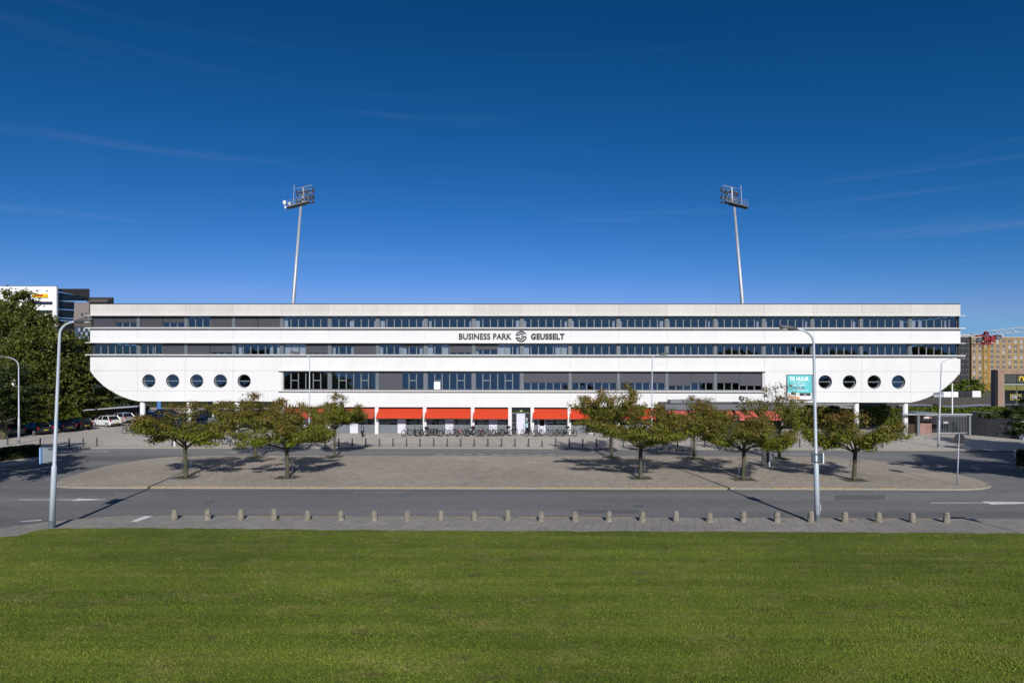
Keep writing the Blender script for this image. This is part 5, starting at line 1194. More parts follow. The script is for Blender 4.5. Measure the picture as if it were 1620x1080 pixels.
# fallen leaves on the island and by the kerbs
rn = np.random.default_rng(404); Cs = []
for t_ in TREES:
    p = G(t_[0], t_[1]); q = rn.normal(size=(170,2))*np.array([2.2,1.8])+np.array([p.x,p.y]); Cs.append(np.stack([q[:,0],q[:,1],np.full(170,.012)],1))
C = np.concatenate(Cs); C = C[(C[:,1] > 43.5) & (C[:,1] < 56)]
o = ob('fallen_leaves', leaf_mesh('fallen_leaves', C, .06, [[.22,.12,.04],[.30,.17,.05],[.16,.13,.04]], 405, 3.0)); o['kind'] = 'stuff'; o['label'] = 'scattered fallen leaves on the paved island under the trees'; o['category'] = 'leaves'
rn = np.random.default_rng(406); Cs = []
for i in range(24):
    if rn.random() < .55:
        x = 276 + 52.5*i + 0.026*i*i; p = G(x+rn.uniform(-3,5), 821.5 + (x-276)*0.004); q = rn.normal(size=(40,3))*np.array([.10,.06,.03])+np.array([p.x,p.y,.03]); q[:,2] = np.abs(q[:,2]); Cs.append(q)
o = ob('weeds', leaf_mesh('weeds', np.concatenate(Cs), .035, [[.13,.19,.02],[.18,.22,.03]], 407, .8)); o['kind'] = 'stuff'; o['label'] = 'small weeds at the feet of the stone bollards'; o['category'] = 'weeds'
# ------------------------------------------------------------------ person with the bicycle
def skin_mesh(name, joints, edges, radii, m, sub=2):
    me = bpy.data.meshes.new(name); me.from_pydata(joints, edges, []); o = bpy.data.objects.new('t', me); COL.objects.link(o)
    md = o.modifiers.new('s', 'SKIN'); me.skin_vertices[0].data[0].use_root = True
    for v, r_ in zip(me.skin_vertices[0].data, radii): v.radius = (r_, r_) if not hasattr(r_, '__len__') else r_
    md.use_smooth_shade = True; sd = o.modifiers.new('u', 'SUBSURF'); sd.levels = sub; sd.render_levels = sub
    dg = bpy.context.evaluated_depsgraph_get(); r = bpy.data.meshes.new_from_object(o.evaluated_get(dg)); bpy.data.objects.remove(o)
    r.materials.clear(); r.materials.append(m); r.name = name; return r
pp_ = G(210.5, 687.5); pe = thing('person', 'person in dark blue trousers holding a bicycle at the leftmost round column', 'person', pp_, R(200))
skin = mat('skin', (.45,.27,.2), .6, var=.05, vs=9); tro = mat('navy_trousers', (.03,.045,.09), .9, var=.2, vs=8); jack = mat('grey_jacket', (.2,.22,.25), .9, var=.2, vs=7); shoe = mat('pale_shoe', (.65,.65,.65), .7, var=.1)
J = [(0,0,.95),(0,0,1.12),(.03,0,1.3),(.04,0,1.44),(.05,0,1.52),(.06,0,1.62),(.06,0,1.70),
     (.02,.19,1.42),(.12,.25,1.16),(.34,.22,1.05),(.42,.2,1.04),(.02,-.19,1.42),(-.03,-.25,1.15),(.14,-.24,.98),(.22,-.23,.97),
     (.0,.10,.90),(.10,.11,.50),(.02,.12,.10),(.15,.13,.05),(0,-.10,.90),(-.02,-.11,.50),(-.20,-.12,.12),(-.08,-.13,.05)]
E = [(0,1),(1,2),(2,3),(3,4),(4,5),(5,6),(3,7),(7,8),(8,9),(9,10),(3,11),(11,12),(12,13),(13,14),(0,15),(15,16),(16,17),(17,18),(0,19),(19,20),(20,21),(21,22)]
Rr = [(.14,.11),(.13,.10),(.15,.105),(.11,.09),.055,.085,.08,.06,.045,.032,.03,.06,.045,.032,.03,.085,.06,.042,.04,.085,.06,.042,.04]
part('body', skin_mesh('body', J, E, Rr, skin), None, pe)
part('jacket', skin_mesh('jacket', [J[0],J[1],J[2],J[3],J[7],J[8],(.30,.223,1.07),J[11],J[12],(.10,-.243,1.01)], [(0,1),(1,2),(2,3),(3,4),(4,5),(5,6),(3,7),(7,8),(8,9)], [(.155,.125),(.145,.115),(.165,.12),(.12,.10),.075,.058,.045,.075,.058,.045], jack), None, pe)
part('trousers', skin_mesh('trousers', [J[0],J[15],J[16],(.03,.12,.13),J[19],J[20],(-.185,-.12,.15)], [(0,1),(1,2),(2,3),(0,4),(4,5),(5,6)], [(.15,.12),.10,.075,.06,.10,.075,.06], tro), None, pe)
g = MB(); g.ball((.10,.13,.05), .1, 10, 6, (1.35,.5,.5)); g.ball((-.12,-.13,.05), .1, 10, 6, (1.35,.5,.5)); part('shoes', g, shoe, pe, True)
g = MB(); g.ball((.045,0,1.70), .112, 12, 8, (1,.85,.9)); part('hair', g, mat('dark_hair', (.03,.02,.015), .8, var=.2), pe, True)
g = MB()
for yy in (-.035,.035): g.ball((.145,yy,1.655), .012, 6, 4)
g.ball((.155,0,1.625), .017, 6, 5, (1,.7,1.4)); g.ball((.14,0,1.585), .02, 6, 4, (.5,1.2,.4)); part('face_features', g, mat('face_dark', (.25,.13,.1), .6), pe)
for (x, y, z) in ((.43,.2,1.03),(.23,-.23,.96)):
    for k in range(5):
        yy = y-.032+.016*k; ln = (.035,.05,.056,.05,.04)[k]
        b0 = Vector((x, yy, z)); p = [b0, b0+Vector((ln*.5,0,-.012)), b0+Vector((ln*.8,0,-.035))] if k else [b0+Vector((-.02,0,0)), b0+Vector((.0,-.03,-.01)), b0+Vector((.03,-.03,-.03))]
        g = MB(); g.tube(p, [.0095,.009,.007], 6); part('finger', g, skin, pe, True)

# ------------------------------------------------------------------ floodlight masts behind the building
def mast(bx_px, tx_px, Y, lab, mir, dishes):
    b = W(bx_px, 482, Y); t = W(tx_px, 325, Y); d = (t-b)/(t.z-b.z); base = Vector((b.x-d.x*b.z, Y, 0)); T_ = thing('floodlight_mast', lab, 'floodlight mast', base, 0, 'stadium floodlight masts')
    t = t-base; g = MB(); g.tube([(0,0,0), t*.5, t], [.52,.36,.2], 14); part('mast_shaft', g, M['galv'], T_, True)
    g = MB()
    for k in range(28): p_ = t*(.05+.033*k); g.box(p_.x-.04*1-(.5-.3*k/28)*mir-.05, p_.x-(.5-.3*k/28)*mir+.05, p_.y-.05, p_.y+.05, p_.z-.03, p_.z+.03)
    part('climbing_rungs', g, M['steel'], T_)
    m = mir; ax = Vector((m*.94,.34,.0)).normalized(); ay = Vector((-ax.y*1, ax.x, 0))
    def P_(u, v, z): return t + ax*u + ay*v + Vector((0,0,z+ u*.36))
    g = MB()
    def slab(u0, u1, v0, v1, z0, z1):
        g.add([P_(u0,v0,z0),P_(u1,v0,z0),P_(u1,v1,z0),P_(u0,v1,z0),P_(u0,v0,z1),P_(u1,v0,z1),P_(u1,v1,z1),P_(u0,v1,z1)], [(0,3,2,1),(4,5,6,7),(0,1,5,4),(1,2,6,5),(2,3,7,6),(3,0,4,7)])
    slab(-2.3,1.3,-.7,.7,.15,.35); slab(-2.0,1.0,-.35,.35,-.1,.14)
    part('platform', g, mat('platform_steel', (.10,.105,.11), .6, .3, var=.2, vs=4), T_)
    g = MB()
    for v in (-.68,.68):
        for u in np.linspace(-2.3, 1.2, 7): g.tube([P_(u,v,.35),P_(u,v,1.35)], .025, 4)
        for z in (.85,1.35): g.tube([P_(-2.3,v,z),P_(1.2,v,z)], .022, 4)
    g.tube([P_(-1.3,0,.35),P_(-1.1,0,3.9)], .06, 6); g.tube([P_(-1.1,0,3.2),P_(1.9,0,3.2)], .03, 4); g.tube([P_(.3,.1,.2),P_(.45,.1,3.0)], .17, 8); g.tube([P_(-.4,.1,.6),P_(2,.1,.6)], .05, 4)
    for z in (1.1,1.8,2.5,3.1): g.tube([P_(-.5,-.15,z),P_(1.9,-.15,z-.1)], .045, 5)
    part('head_frame', g, M['galv'], T_)
    r = random.Random(int(bx_px)); lamp_m = mat('floodlight_housing', (.06,.055,.05), .5, .2, var=.3, vs=5)
    for row, z in enumerate((.2,.85,1.3,2.05,2.5)):
        for u in np.linspace(-.6, 2.05, 6 if row % 2 else 5):
            if abs(u-.4) < .2: continue
            c = P_(u+r.uniform(-.1,.1), -.1+r.uniform(-.2,.2), z-.1+r.uniform(-.08,.08)); dr = Vector((m*.35,.6,-.55)).normalized()
            g = MB(); g.tube([c-dr*.22, c-dr*.05, c+dr*.2, c+dr*.22], [.10,.17,.25,.25], 10); part('floodlight', g, lamp_m, T_, True)
    if dishes:
        wm_ = mat('dish_white', (.75,.75,.75), .5, var=.03)
        for u, z, rr_ in ((-2.75,1.15,.42),(-1.9,.75,.3),(-2.6,.3,.25)):
            c = P_(u, -.3, z); g = MB(); g.ball(c, rr_, 12, 8, (.75,.45,1)); g.tube([c, P_(u+.35, 0, z-.4)], .04, 5); part('antenna_dish', g, wm_, T_, True)
mast(463.5, 476, 112, 'left stadium floodlight mast with white antenna dishes, behind the office building', 1, True)
mast(1174.8, 1161.5, 112, 'right stadium floodlight mast without dishes, behind the office building', -1, False)

# ------------------------------------------------------------------ right side: gate, booth, walls
gt = thing('barred_gate', 'grey barred double gate with a roof beam at the right end of the building', 'gate', (0,0,0))
YG = 74.4
def gx(x): return (x-810)*YG/F
def gz(y): return H-(y-580.75)*YG/F
for a, b in ((1451,1454),(1532,1535.2)): g = MB(); g.box(gx(a), gx(b), YG-.12, YG+.12, 0, gz(656)); part('gate_post', g, M['frame'], gt)
yw = thing('dark_gate_backing', 'dark boarded yard fence seen through the barred gate', 'fence', (0,0,0))  # added dark backing, stands in for the shade between the gate bars
for k in range(7):
    g = MB(); g.box(49.6+1.0*k, 49.6+1.0*k+.98, 77.5, 77.58, 0, 2.1); part('dark_panel', g, M['black'], yw)
g = MB(); g.box(gx(1426), gx(1535.5), YG-.3, YG+.3, gz(656)+.004, gz(654)); part('roof_beam', g, M['galv'], gt)
g = MB(); g.box(gx(1445), gx(1478), YG-.4, YG+2.5, gz(654)+.004, gz(652)); part('canopy', g, M['frame'], gt)
for a, b in ((1482,1505.5),(1507,1529)):
    g = MB(); z0, z1 = gz(684.8), gz(657.5); g.box(gx(a), gx(b), YG-.03, YG+.03, z0, z0+.07); g.box(gx(a), gx(b), YG-.03, YG+.03, z1-.07, z1); lf = part('gate_leaf', g, M['galv'], gt)
    n_ = 10
    for k in range(n_):
        xx = gx(a)+.03+(gx(b)-gx(a)-.06)*k/(n_-1); g = MB(); g.box(xx-.013, xx+.013, YG-.013, YG+.013, z0+.071, z1-.071); part('bar', g, M['frame'], lf)
g = MB(); g.box(gx(1492), gx(1499.5), YG-.06, YG-.035, gz(669.5), gz(666.5)); part('gate_sign', g, mat('grey_plate', (.4,.4,.42), .5, var=.1), gt)
bo = thing('ticket_booth', 'pinkish brick ticket booth with a white notice beside the barred gate', 'booth', (0,0,0))
pinkb = brickmat('pink_brick', (.36,.20,.17), (.30,.16,.14), (.22,.17,.15), .22, .075, .12, wall=True)
YB = 76.0; bx = lambda x: (x-810)*YB/F; bzz = lambda y: H-(y-580.75)*YB/F
g = MB(); g.box(bx(1455.7), bx(1474), YB, YB+2.4, 0, bzz(669.5)); g.box(bx(1455.7), bx(1474), YB, YB+2.4, bzz(666.6), bzz(657.5)); part('wall', g, pinkb, bo)
g = MB(); g.box(bx(1456.2), bx(1473.5), YB+.08, YB+2.2, bzz(669.5)+.002, bzz(666.6)-.002); part('counter_slot', g, M['black'], bo)
g = MB(); g.box(bx(1461), bx(1469.5), YB-.04, YB-.003, bzz(663.5), bzz(658)); nb = part('notice_board', g, mat('notice_white', (.75,.75,.78), .6, var=.05), bo)
g = MB(); 
for zz, a_, b_ in ((659.6,1462.2,1465),(660.8,1462.2,1468.5),(661.8,1462.5,1467.6),(662.6,1462.5,1468)): g.box(bx(a_), bx(b_), YB-.05, YB-.041, bzz(zz+.35), bzz(zz))
part('notice_print', g, M['pillar'], nb)
g = MB(); g.box(bx(1453), bx(1477), YB-.25, YB+2.6, bzz(657.5)+.002, bzz(656)); part('roof', g, M['frame'], bo)
db = thing('brick_side_wall', 'dark brown brick wall piece between the round column and the ticket booth', 'wall', (0,0,0))
g = MB(); g.box(bx(1440.5), bx(1450), YB+.4, YB+.7, 0, bzz(657.5)); part('wall', g, brickmat('dark_brown_brick', (.075,.04,.028), (.055,.03,.022), (.05,.04,.035), .22, .075, .12, wall=True), db)
# long dark wall running to the right
dwl = thing('dark_garden_wall', 'long dark grey wall with faint graffiti right of the barred gate', 'wall', (0,0,0))
wpts = [(1536,687.8),(1560,690),(1590,692.6),(1614.5,695)]
wall_m = mat('dark_grey_render', (.05,.052,.062), .8, var=.15, vs=1.2, stain=.2, bump=.15, bs=6)
for k in range(3):
    a_, b_ = G(*wpts[k]), G(*wpts[k+1]); g = MB(); d_ = (b_-a_).normalized(); q = Vector((-d_.y, d_.x, 0))*.25; e = d_*.01
    g.prism([(a_+e)[:2], (b_-e)[:2], (b_-e+q)[:2], (a_+e+q)[:2]], -.02, 2.72); part('wall_panel', g, wall_m, dwl)
    g = MB(); q2 = q*1.25; o_ = q*.12; g.prism([(a_-o_)[:2], (b_-o_)[:2], (b_+q2)[:2], (a_+q2)[:2]], 2.722, 2.80); part('coping', g, M['frame'], dwl)
a_, b_ = G(1536,687.8), G(1614.5,695); d_ = (b_-a_).normalized(); q = Vector((d_.y,-d_.x,0))
g = MB(); r = random.Random(4)
for k in range(9):
    s_ = 3.2+.25*k; p0 = a_+d_*s_+q*.02+Vector((0,0,1.2+r.random()*.6)); p1 = p0+d_*r.uniform(-.2,.3)+Vector((0,0,r.uniform(-.5,.5))); g.tube([p0,(p0+p1)/2+Vector((0,0,.12)),p1], .018, 4)
part('graffiti', g, mat('graffiti_grey', (.2,.2,.22), .8, var=.2, vs=9), dwl)
g = MB(); p0 = G(1616,695.5); g.box(p0.x, p0.x+.35, p0.y-.3, p0.y+.3, 0, 1.5); g.box(p0.x+.05, p0.x+.3, p0.y-.33, p0.y-.301, .3, .5); g.box(p0.x+.05, p0.x+.3, p0.y-.33, p0.y-.301, .8, 1.0)
o = ob('utility_box', g.mesh('utility_box', mat('pale_cabinet', (.55,.6,.68), .5, var=.05)), None); tag(o, 'pale upright utility box at the right end of the dark wall', 'cabinet')
# white flag pole
p = G(1506.5, 686, 0); p.y = 82; p.x = (1506.5-810)*.082
g = MB(); g.tube([(0,0,0),(0,0,3),(0.0,0,8-(606-580.8)*.082)], [.10,.085,.07], 10); o = ob('flag_pole', g.mesh('flag_pole', mat('white_pole', (.75,.76,.8), .5, var=.05), True), None, (p.x, p.y, 0)); tag(o, 'bare white flag pole behind the barred gate', 'pole')
# fences between columns on the left
fn = thing('bar_fence', 'low dark bar fence beside the leftmost round column under the hull', 'fence', (0,0,0))
YF = 76.5
for k in range(26):
    xx = (227-810)*YF/F+k*.14; g = MB() if k == 0 else None
    if k == 0: g.box(-.012,.012,-.012,.012,.05,1.1); bm_f = g.mesh('bar', M['black'])
    ob('bar', bm_f, fn, (xx, YF, 0))
g = MB(); xa = (227-810)*YF/F; g.box(xa-.05, xa+3.6, YF-.02, YF+.02, 1.101, 1.15); g.box(xa-.05, xa+3.6, YF-.02, YF+.02, .1, .049); part('rail', g, M['black'], fn)
st = thing('outdoor_staircase', 'grey barred stair landing under the small block of the hull', 'staircase', (0,0,0))
xa, xb = (333-810)*.0765, (352-810)*.0765
g = MB()
for k in range(7): g.box(xa+.25, xb-.1, 76.0+.3*k, 76.3+.3*k, 0.0, .17*(k+1))
part('steps', g, M['slab'], st); g = MB(); g.box(xa, xb, 75.9, 75.95, 1.75, 1.8)
for k in range(12): g.box(xa+.12*k, xa+.12*k+.03, 75.9, 75.95, .9, 1.75)
part('railing', g, M['galv'], st); g = MB(); g.box((338-810)*.0765,(345.8-810)*.0765,76.2,76.4,1.9,2.5); g.box((338-810)*.0765,(345.8-810)*.0765,76.2,76.4,2.6,3.0); part('white_panel', g, M['white'], st)

# shelter roof on the left
sh = thing('bicycle_shelter', 'long low shelter with a thin pale roof left of the hull columns', 'shelter', (0,0,0))
a0, a1 = W(116,650.5,88), W(217,643.5,92)
g = MB(); g.add([(a0.x,a0.y,a0.z),(a1.x,a1.y,a1.z),(a1.x,a1.y+3.5,a1.z+.05),(a0.x,a0.y+3.5,a0.z+.05),(a0.x,a0.y,a0.z+.13),(a1.x,a1.y,a1.z+.13),(a1.x,a1.y+3.5,a1.z+.18),(a0.x,a0.y+3.5,a0.z+.18)], [(0,3,2,1),(4,5,6,7),(0,1,5,4),(1,2,6,5),(2,3,7,6),(3,0,4,7)]); part('roof', g, M['galv'], sh)
for k in range(4):
    p = a0.lerp(a1, (k+.15)/3.6); g = MB(); g.box(p.x-.05, p.x+.05, p.y+1.5, p.y+1.6, 0, p.z-.01); part('post', g, M['black'], sh)
g = MB(); q0, q1 = a0+Vector((0,3.3,0)), a1+Vector((0,3.3,0)); g.add([(q0.x,q0.y,0),(q1.x,q1.y,0),(q1.x,q1.y,q1.z-.1),(q0.x,q0.y,q0.z-.1)], [(0,1,2,3)]); part('back_wall', g, M['dark'], sh)
for x, y0, y1, rr_, lb in ((152.8,634,603,.07,'short pale pole farthest left behind the shelter roof'),(172.3,640,590,.09,'taller pale pole behind the shelter roof, left of the pair at the hull curve'),(178.2,640,598,.09,'taller pale pole behind the shelter roof, right of the pair at the hull curve')):
    p0, p1 = W(x, y0, 118), W(x, y1, 118); g = MB(); g.tube([(0,0,0),(0,0,p1.z)], [rr_, rr_*.8], 8); o = ob('pale_pole', g.mesh('pale_pole', M['polepaint'], True), None, (p0.x, 118, 0)); tag(o, lb, 'pole')
# stadium wall far behind the building, under the hull, and containers
sw = thing('stadium_stand', 'dark back of the stadium stand seen in the gap under the raised hull', 'stand', (0,0,0))
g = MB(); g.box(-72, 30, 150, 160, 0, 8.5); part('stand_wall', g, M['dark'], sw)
g = MB(); g.box(-74, 32, 147, 149.9, 5.9, 6.5); part('stand_ledge', g, M['slab'], sw)
bcm = mat('blue_banner_cloth', (.03,.17,.5), .7, var=.15)
for x, lb in ((251.5,'blue flag banner farthest left under the hull, above the first plaza tree'),(308.5,'blue flag banner just right of the second round column'),(331.5,'blue flag banner just left of the small hull block')):
    b_ = W(x, 646, 104); T_ = thing('banner_flag', lb, 'flag', (b_.x, 104, 0), 0, 'blue banners under the hull'); g = MB(); g.tube([(0,0,0),(0,0,2.9)], .03, 6); part('pole', g, M['galv'], T_); g = MB(); g.box(.035,.3,-.01,.01,.9,2.8); g.box(-.3,-.035,-.01,.01,.9,2.7); part('cloth', g, bcm, T_)
# low wall and containers under the right end
ct = thing('site_hoarding', 'white and dark hoarding panels on top of the long dark building at the right', 'hoarding', (0,0,0))
YH = 118.0
def hx(x): return (x-810)*YH/F
def hz(y): return H-(y-580.8)*YH/F
for a, b, mm in ((1477,1492.5,M['galv']),(1493,1516,M['lightpave']),(1517.5,1527.5,M['black']),(1528.2,1538,M['black']),(1538.5,1552,None)):
    g = MB(); g.box(hx(a), hx(b), YH, YH+.2, hz(628), hz(618) if a > 1500 else hz(619.5)); part('hoarding_panel', g, mm or mat('white_hoarding', (.72,.73,.74), .7, var=.05, vs=2, stain=.1), ct)
bh = mat('white_hoarding_b', (.74,.75,.76), .7, var=.04, vs=2)
for o in ct.children:
    if o.data.materials[0] == M['lightpave']: o.data.materials[0] = bh
ld = thing('long_dark_building', 'long low dark building with a sagging pale roof line behind the right hedge', 'building', (0,0,0))
g = MB(); g.box(hx(1400), hx(1568), YH-.5, YH+9, 0, hz(628)-.01); part('wall', g, mat('dark_cladding', (.05,.045,.04), .8, var=.2, vs=.5), ld)
g = MB(); pts = [(hx(x), YH-1.2, hz(y)) for x, y in ((1415,641),(1450,640),(1490,642.5),(1515,642),(1540,640),(1567,640.5))]
g.tube(pts, .25, 6); part('roof_edge', g, mat('blue_grey_edge', (.10,.12,.15), .6, var=.1), ld)
# restaurant at the right frame edge
rs = thing('brick_restaurant', 'brick restaurant with dark glazing and a yellow arched letter at the right frame edge', 'building', (0,0,0))
YR = 96.0
def rx(x): return (x-810)*YR/F
def rz_(y): return H-(y-580.85)*YR/F
tan = brickmat('tan_brick', (.30,.205,.15), (.25,.17,.125), (.2,.16,.13), .22, .075, .12, wall=True); dkb = brickmat('shaded_brown_brick', (.16,.11,.085), (.13,.09,.07), (.1,.08,.07), .22, .075, .12, wall=True)  # side wall: tan brick darkened, its shade put into the colour
g = MB(); g.box(rx(1579), rx(1589), YR, YR+.6, 0, rz_(585)); g.box(rx(1589)+.004, rx(1680), YR, YR+.6, rz_(591.5), rz_(585)); part('wall', g, tan, rs)
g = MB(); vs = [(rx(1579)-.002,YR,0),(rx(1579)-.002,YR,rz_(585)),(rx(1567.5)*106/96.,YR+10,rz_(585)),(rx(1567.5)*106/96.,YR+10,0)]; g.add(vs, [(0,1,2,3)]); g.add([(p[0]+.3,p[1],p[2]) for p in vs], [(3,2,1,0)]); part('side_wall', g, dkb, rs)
g = MB(); g.box(rx(1589)+.01, rx(1680), YR+.55, YR+.6, 0, rz_(591.6)); part('inner_wall', g, M['dark'], rs)
gsz = [(1590,1609),(1610,1640),(1641,1675)]
olive = mat('dark_sign_glazing', (.06,.065,.055), .25, var=.15, vs=1)
for a, b in gsz:
    g = MB(); g.box(rx(a), rx(b), YR+.12, YR+.2, rz_(606), rz_(592.5)); part('sign_fascia', g, olive, rs)
    g = MB(); g.box(rx(a), rx(b), YR+.12, YR+.2, rz_(617), rz_(609)); part('blind_panel', g, mat('olive_blind', (.14,.14,.03), .6, var=.1), rs)
    f = .06; g = MB()
    for u, v, s_, t in ((rx(a), rx(a)+f, 0, rz_(617.4)), (rx(b)-f, rx(b), 0, rz_(617.4)), (rx(a)+f, rx(b)-f, rz_(640), rz_(639))): g.box(u, v, YR+.12, YR+.2, s_, t)
    o = part('window', g, M['frame'], rs); g = MB(); g.add([(rx(a)+f,YR+.16,0),(rx(b)-f,YR+.16,0),(rx(b)-f,YR+.16,rz_(617.4)),(rx(a)+f,YR+.16,rz_(617.4))], [(0,1,2,3)]); part('pane', g, M['glass_dark'], o)
g = MB(); g.box(rx(1589)+.01, rx(1680), YR+.02, YR+.3, rz_(608.5), rz_(607)); part('canopy_strip', g, M['galv'], rs)
yl = mat('yellow_letter', (.75,.52,.02), .5, var=.05)
g = MB(); ax_, az_ = rx(1612.8), rz_(602.5); wM, hM = .62, .95*.72
def arch(cx):
    pts = []
    for k in range(13):
        a = math.pi*k/12; pts.append((cx-wM/2*math.cos(a), YR+.06, az_+hM*math.sin(a)**.7 if 0 < k < 12 else az_))
    g.tube(pts, .085, 6)
arch(ax_+wM/2); arch(ax_+wM*1.5); part('arched_letter_sign', g, yl, rs)
g = MB(); x0_, x1_ = rx(1598.5), rx(1616.5)
for a, b, c, d in ((x0_, x1_, rz_(624.5), rz_(623.2)), (x0_, x1_, rz_(632.5), rz_(631.2)), (x0_, x0_+.12, rz_(631.2), rz_(624.5)), (x1_-.12, x1_, rz_(631.2), rz_(624.5))): g.box(a, b, YR+.06, YR+.1, c, d)
part('poster_frame', g, mat('shaded_yellow_frame', (.32,.25,.02), .6, var=.1), rs); g = MB(); g.box(x0_+.2, x1_-.2, YR+.07, YR+.11, rz_(630.4), rz_(625.3)); part('poster', g, mat('grey_poster', (.25,.26,.28), .6, var=.3, vs=3), rs)  # frame yellow dimmed: foliage shade put into the colour

# apartment block far right
YA = 330.0
def ax2(x): return (x-810)*YA/F
def az2(y): return H-(y-580.9)*YA/F
ap = thing('apartment_block', 'sand coloured brick apartment block with rows of windows behind the crane', 'building', (0,0,0))
fx0, fx1 = ax2(1537), ax2(1665); zt = az2(533.8)
cols = [1541.5] + [1550.5+9.42*k for k in range(13)]; rows = [540+8.3*k for k in range(9)]
g = MB(); g.box(fx0, fx1, YA+.35, YA+16, 0, zt-.3); part('wall', g, M['cream'], ap)
# piers and bands stand proud of the recessed window strips
g = MB()
ex = [fx0]; 
for c in cols: ex += [ax2(c-2.1), ax2(c+2.1)]
ex.append(fx1)
for k in range(0, len(ex)-1, 2):
    if ex[k+1] > ex[k]: g.box(ex[k], ex[k+1], YA, YA+.349, 0, zt)
part('pier', g, M['cream'], ap)
g = MB(); zz_ = [zt]
for r_ in rows: zz_ += [az2(r_-2.7), az2(r_+2.7)]
zz_.append(0)
for k in range(0, len(ex)-2, 2):
    a, b = ex[k+1]+.005, ex[k+2]-.005
    for j in range(0, len(zz_)-1, 2): g.box(a, b, YA+.03, YA+.349, zz_[j+1]+.001, zz_[j]-.001)
part('spandrel_band', g, M['cream'], ap, kind='stuff')
ww, wh_ = ax2(4.2+810), 5.4*YA/F
g = MB(); 
for a, b, c, d in ((-ww/2,-ww/2+.12,0,wh_),(ww/2-.12,ww/2,0,wh_),(-ww/2+.12,ww/2-.12,0,.15),(-ww/2+.12,ww/2-.12,wh_-.12,wh_),(-.06,.06,.15,wh_-.12)): g.box(a+.01*(a<0),b-.01*(b>0),-.1,0,c+.01,d-.01)
wfm = g.mesh('window', mat('white_far_frame', (.7,.7,.7), .6, var=.05)); g = MB(); g.add([(-ww/2+.1,-.05,.1),(ww/2-.1,-.05,.1),(ww/2-.1,-.05,wh_-.1),(-ww/2+.1,-.05,wh_-.1)], [(0,1,2,3)])
fgl = [g.mesh('pane', mat('far_pane_dark', (.022,.03,.045), .35, var=.3, vs=.3, spec=.4))]; g = MB(); g.add([(-ww/2+.1,-.05,.1),(ww/2-.1,-.05,.1),(ww/2-.1,-.05,wh_-.1),(-ww/2+.1,-.05,wh_-.1)], [(0,1,2,3)]); fgl.append(g.mesh('pane', mat('far_pane_curtained', (.30,.33,.36), .2, var=.3, vs=.6)))
r = random.Random(9)
for c in cols:
    if ax2(c) > ax2(1640): break
    for r_ in rows: o = ob('window', wfm, ap, (ax2(c), YA+.32, az2(r_+2.7))); ob('pane', fgl[0 if r.random() < .6 else 1], o)
g = MB(); g.box(fx0-.2, fx1, YA-.1, YA+16, zt+.001, zt+.5); part('roof_edge', g, M['lightpave'], ap)
g = MB(); g.box(ax2(1548), ax2(1549), YA+4, YA+6, zt+.5, zt+2.5); g.box(ax2(1590), ax2(1597), YA+4, YA+6, zt+.5, zt+2.0); part('roof_plant', g, M['galv'], ap)
# its wing on the left, shade put into the dark wall colour
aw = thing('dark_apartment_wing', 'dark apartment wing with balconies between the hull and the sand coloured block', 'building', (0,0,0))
g = MB(); g.box(ax2(1490), fx0-.05, YA+1, YA+16, 0, az2(533)); part('wall', g, mat('shaded_wing_wall', (.045,.035,.03), .9, var=.15, vs=.2), aw)
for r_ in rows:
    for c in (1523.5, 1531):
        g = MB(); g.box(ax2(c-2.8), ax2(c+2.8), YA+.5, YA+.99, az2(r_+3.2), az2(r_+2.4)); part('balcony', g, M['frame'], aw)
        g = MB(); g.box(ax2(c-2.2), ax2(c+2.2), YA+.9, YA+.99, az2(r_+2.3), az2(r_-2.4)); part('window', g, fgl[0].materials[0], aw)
g = MB(); g.box(ax2(1519), ax2(1543), YA+2, YA+12, az2(533)+.01, az2(528.5)); part('roof_storey', g, M['galv'], aw)

# tower crane
tcn = thing('tower_crane', 'yellow tower crane with a red slewing part and a white lattice jib', 'crane', (0,0,0))
YC = 215.0
def cx_(x): return (x-810)*YC/F
def cz_(y): return H-(y-580.9)*YC/F
yel = mat('crane_yellow', (.50,.27,.01), .5, var=.1); cred = mat('crane_red', (.20,.012,.018), .5, var=.1); cwh = mat('crane_white', (.6,.62,.66), .5, var=.05)
x0_, x1_ = cx_(1557), cx_(1565.5); dd = 2.0; z0, z1 = 0, cz_(545)
g = MB(); C4 = [(x0_,YC),(x1_,YC),(x1_+.9,YC+dd),(x0_+.9,YC+dd)]
for x, y in C4: g.tube([(x,y,z0),(x,y,z1)], .11, 5)
n_ = 15
for k in range(n_):
    za, zb = z0+(z1-z0)*k/n_, z0+(z1-z0)*(k+1)/n_
    for j in range(4):
        a, b = C4[j], C4[(j+1)%4]; g.tube([(a[0],a[1],za),(b[0],b[1],zb)], .06, 4); g.tube([(a[0],a[1],zb),(b[0],b[1],zb)], .05, 4)
part('tower', g, yel, tcn)
g = MB()
for k in (-1.6, 3.6): g.tube([(x0_+k, YC+1, 0), (x0_+1+.0, YC+1, cz_(612))], .16, 5)
part('base_struts', g, yel, tcn)
g = MB(); xm = (x0_+x1_)/2+.3; g.tube([(xm,YC+1,cz_(545)),(xm,YC+1,cz_(541.5))], 1.5, 8); [g.tube([(xm+a_,YC+1+b_,cz_(541.5)),(xm+.2+a_*.3,YC+1+b_*.3,cz_(524))], .22, 5) for a_ in (-.9,.9) for b_ in (-.8,.8)]; g.box(xm-.9,xm+1.1,YC+.2,YC+1.8,cz_(538),cz_(533)); g.box(xm+1.2, xm+2.6, YC, YC+1.6, cz_(541), cz_(531)); g.box(xm-3.2,xm-.9,YC+.6,YC+1.4,cz_(532),cz_(529.5)); g.box(xm-4.4,xm+2.4,YC+.4,YC+1.6,cz_(545)-.01,cz_(543.5))
part('slewing_unit', g, cred, tcn)
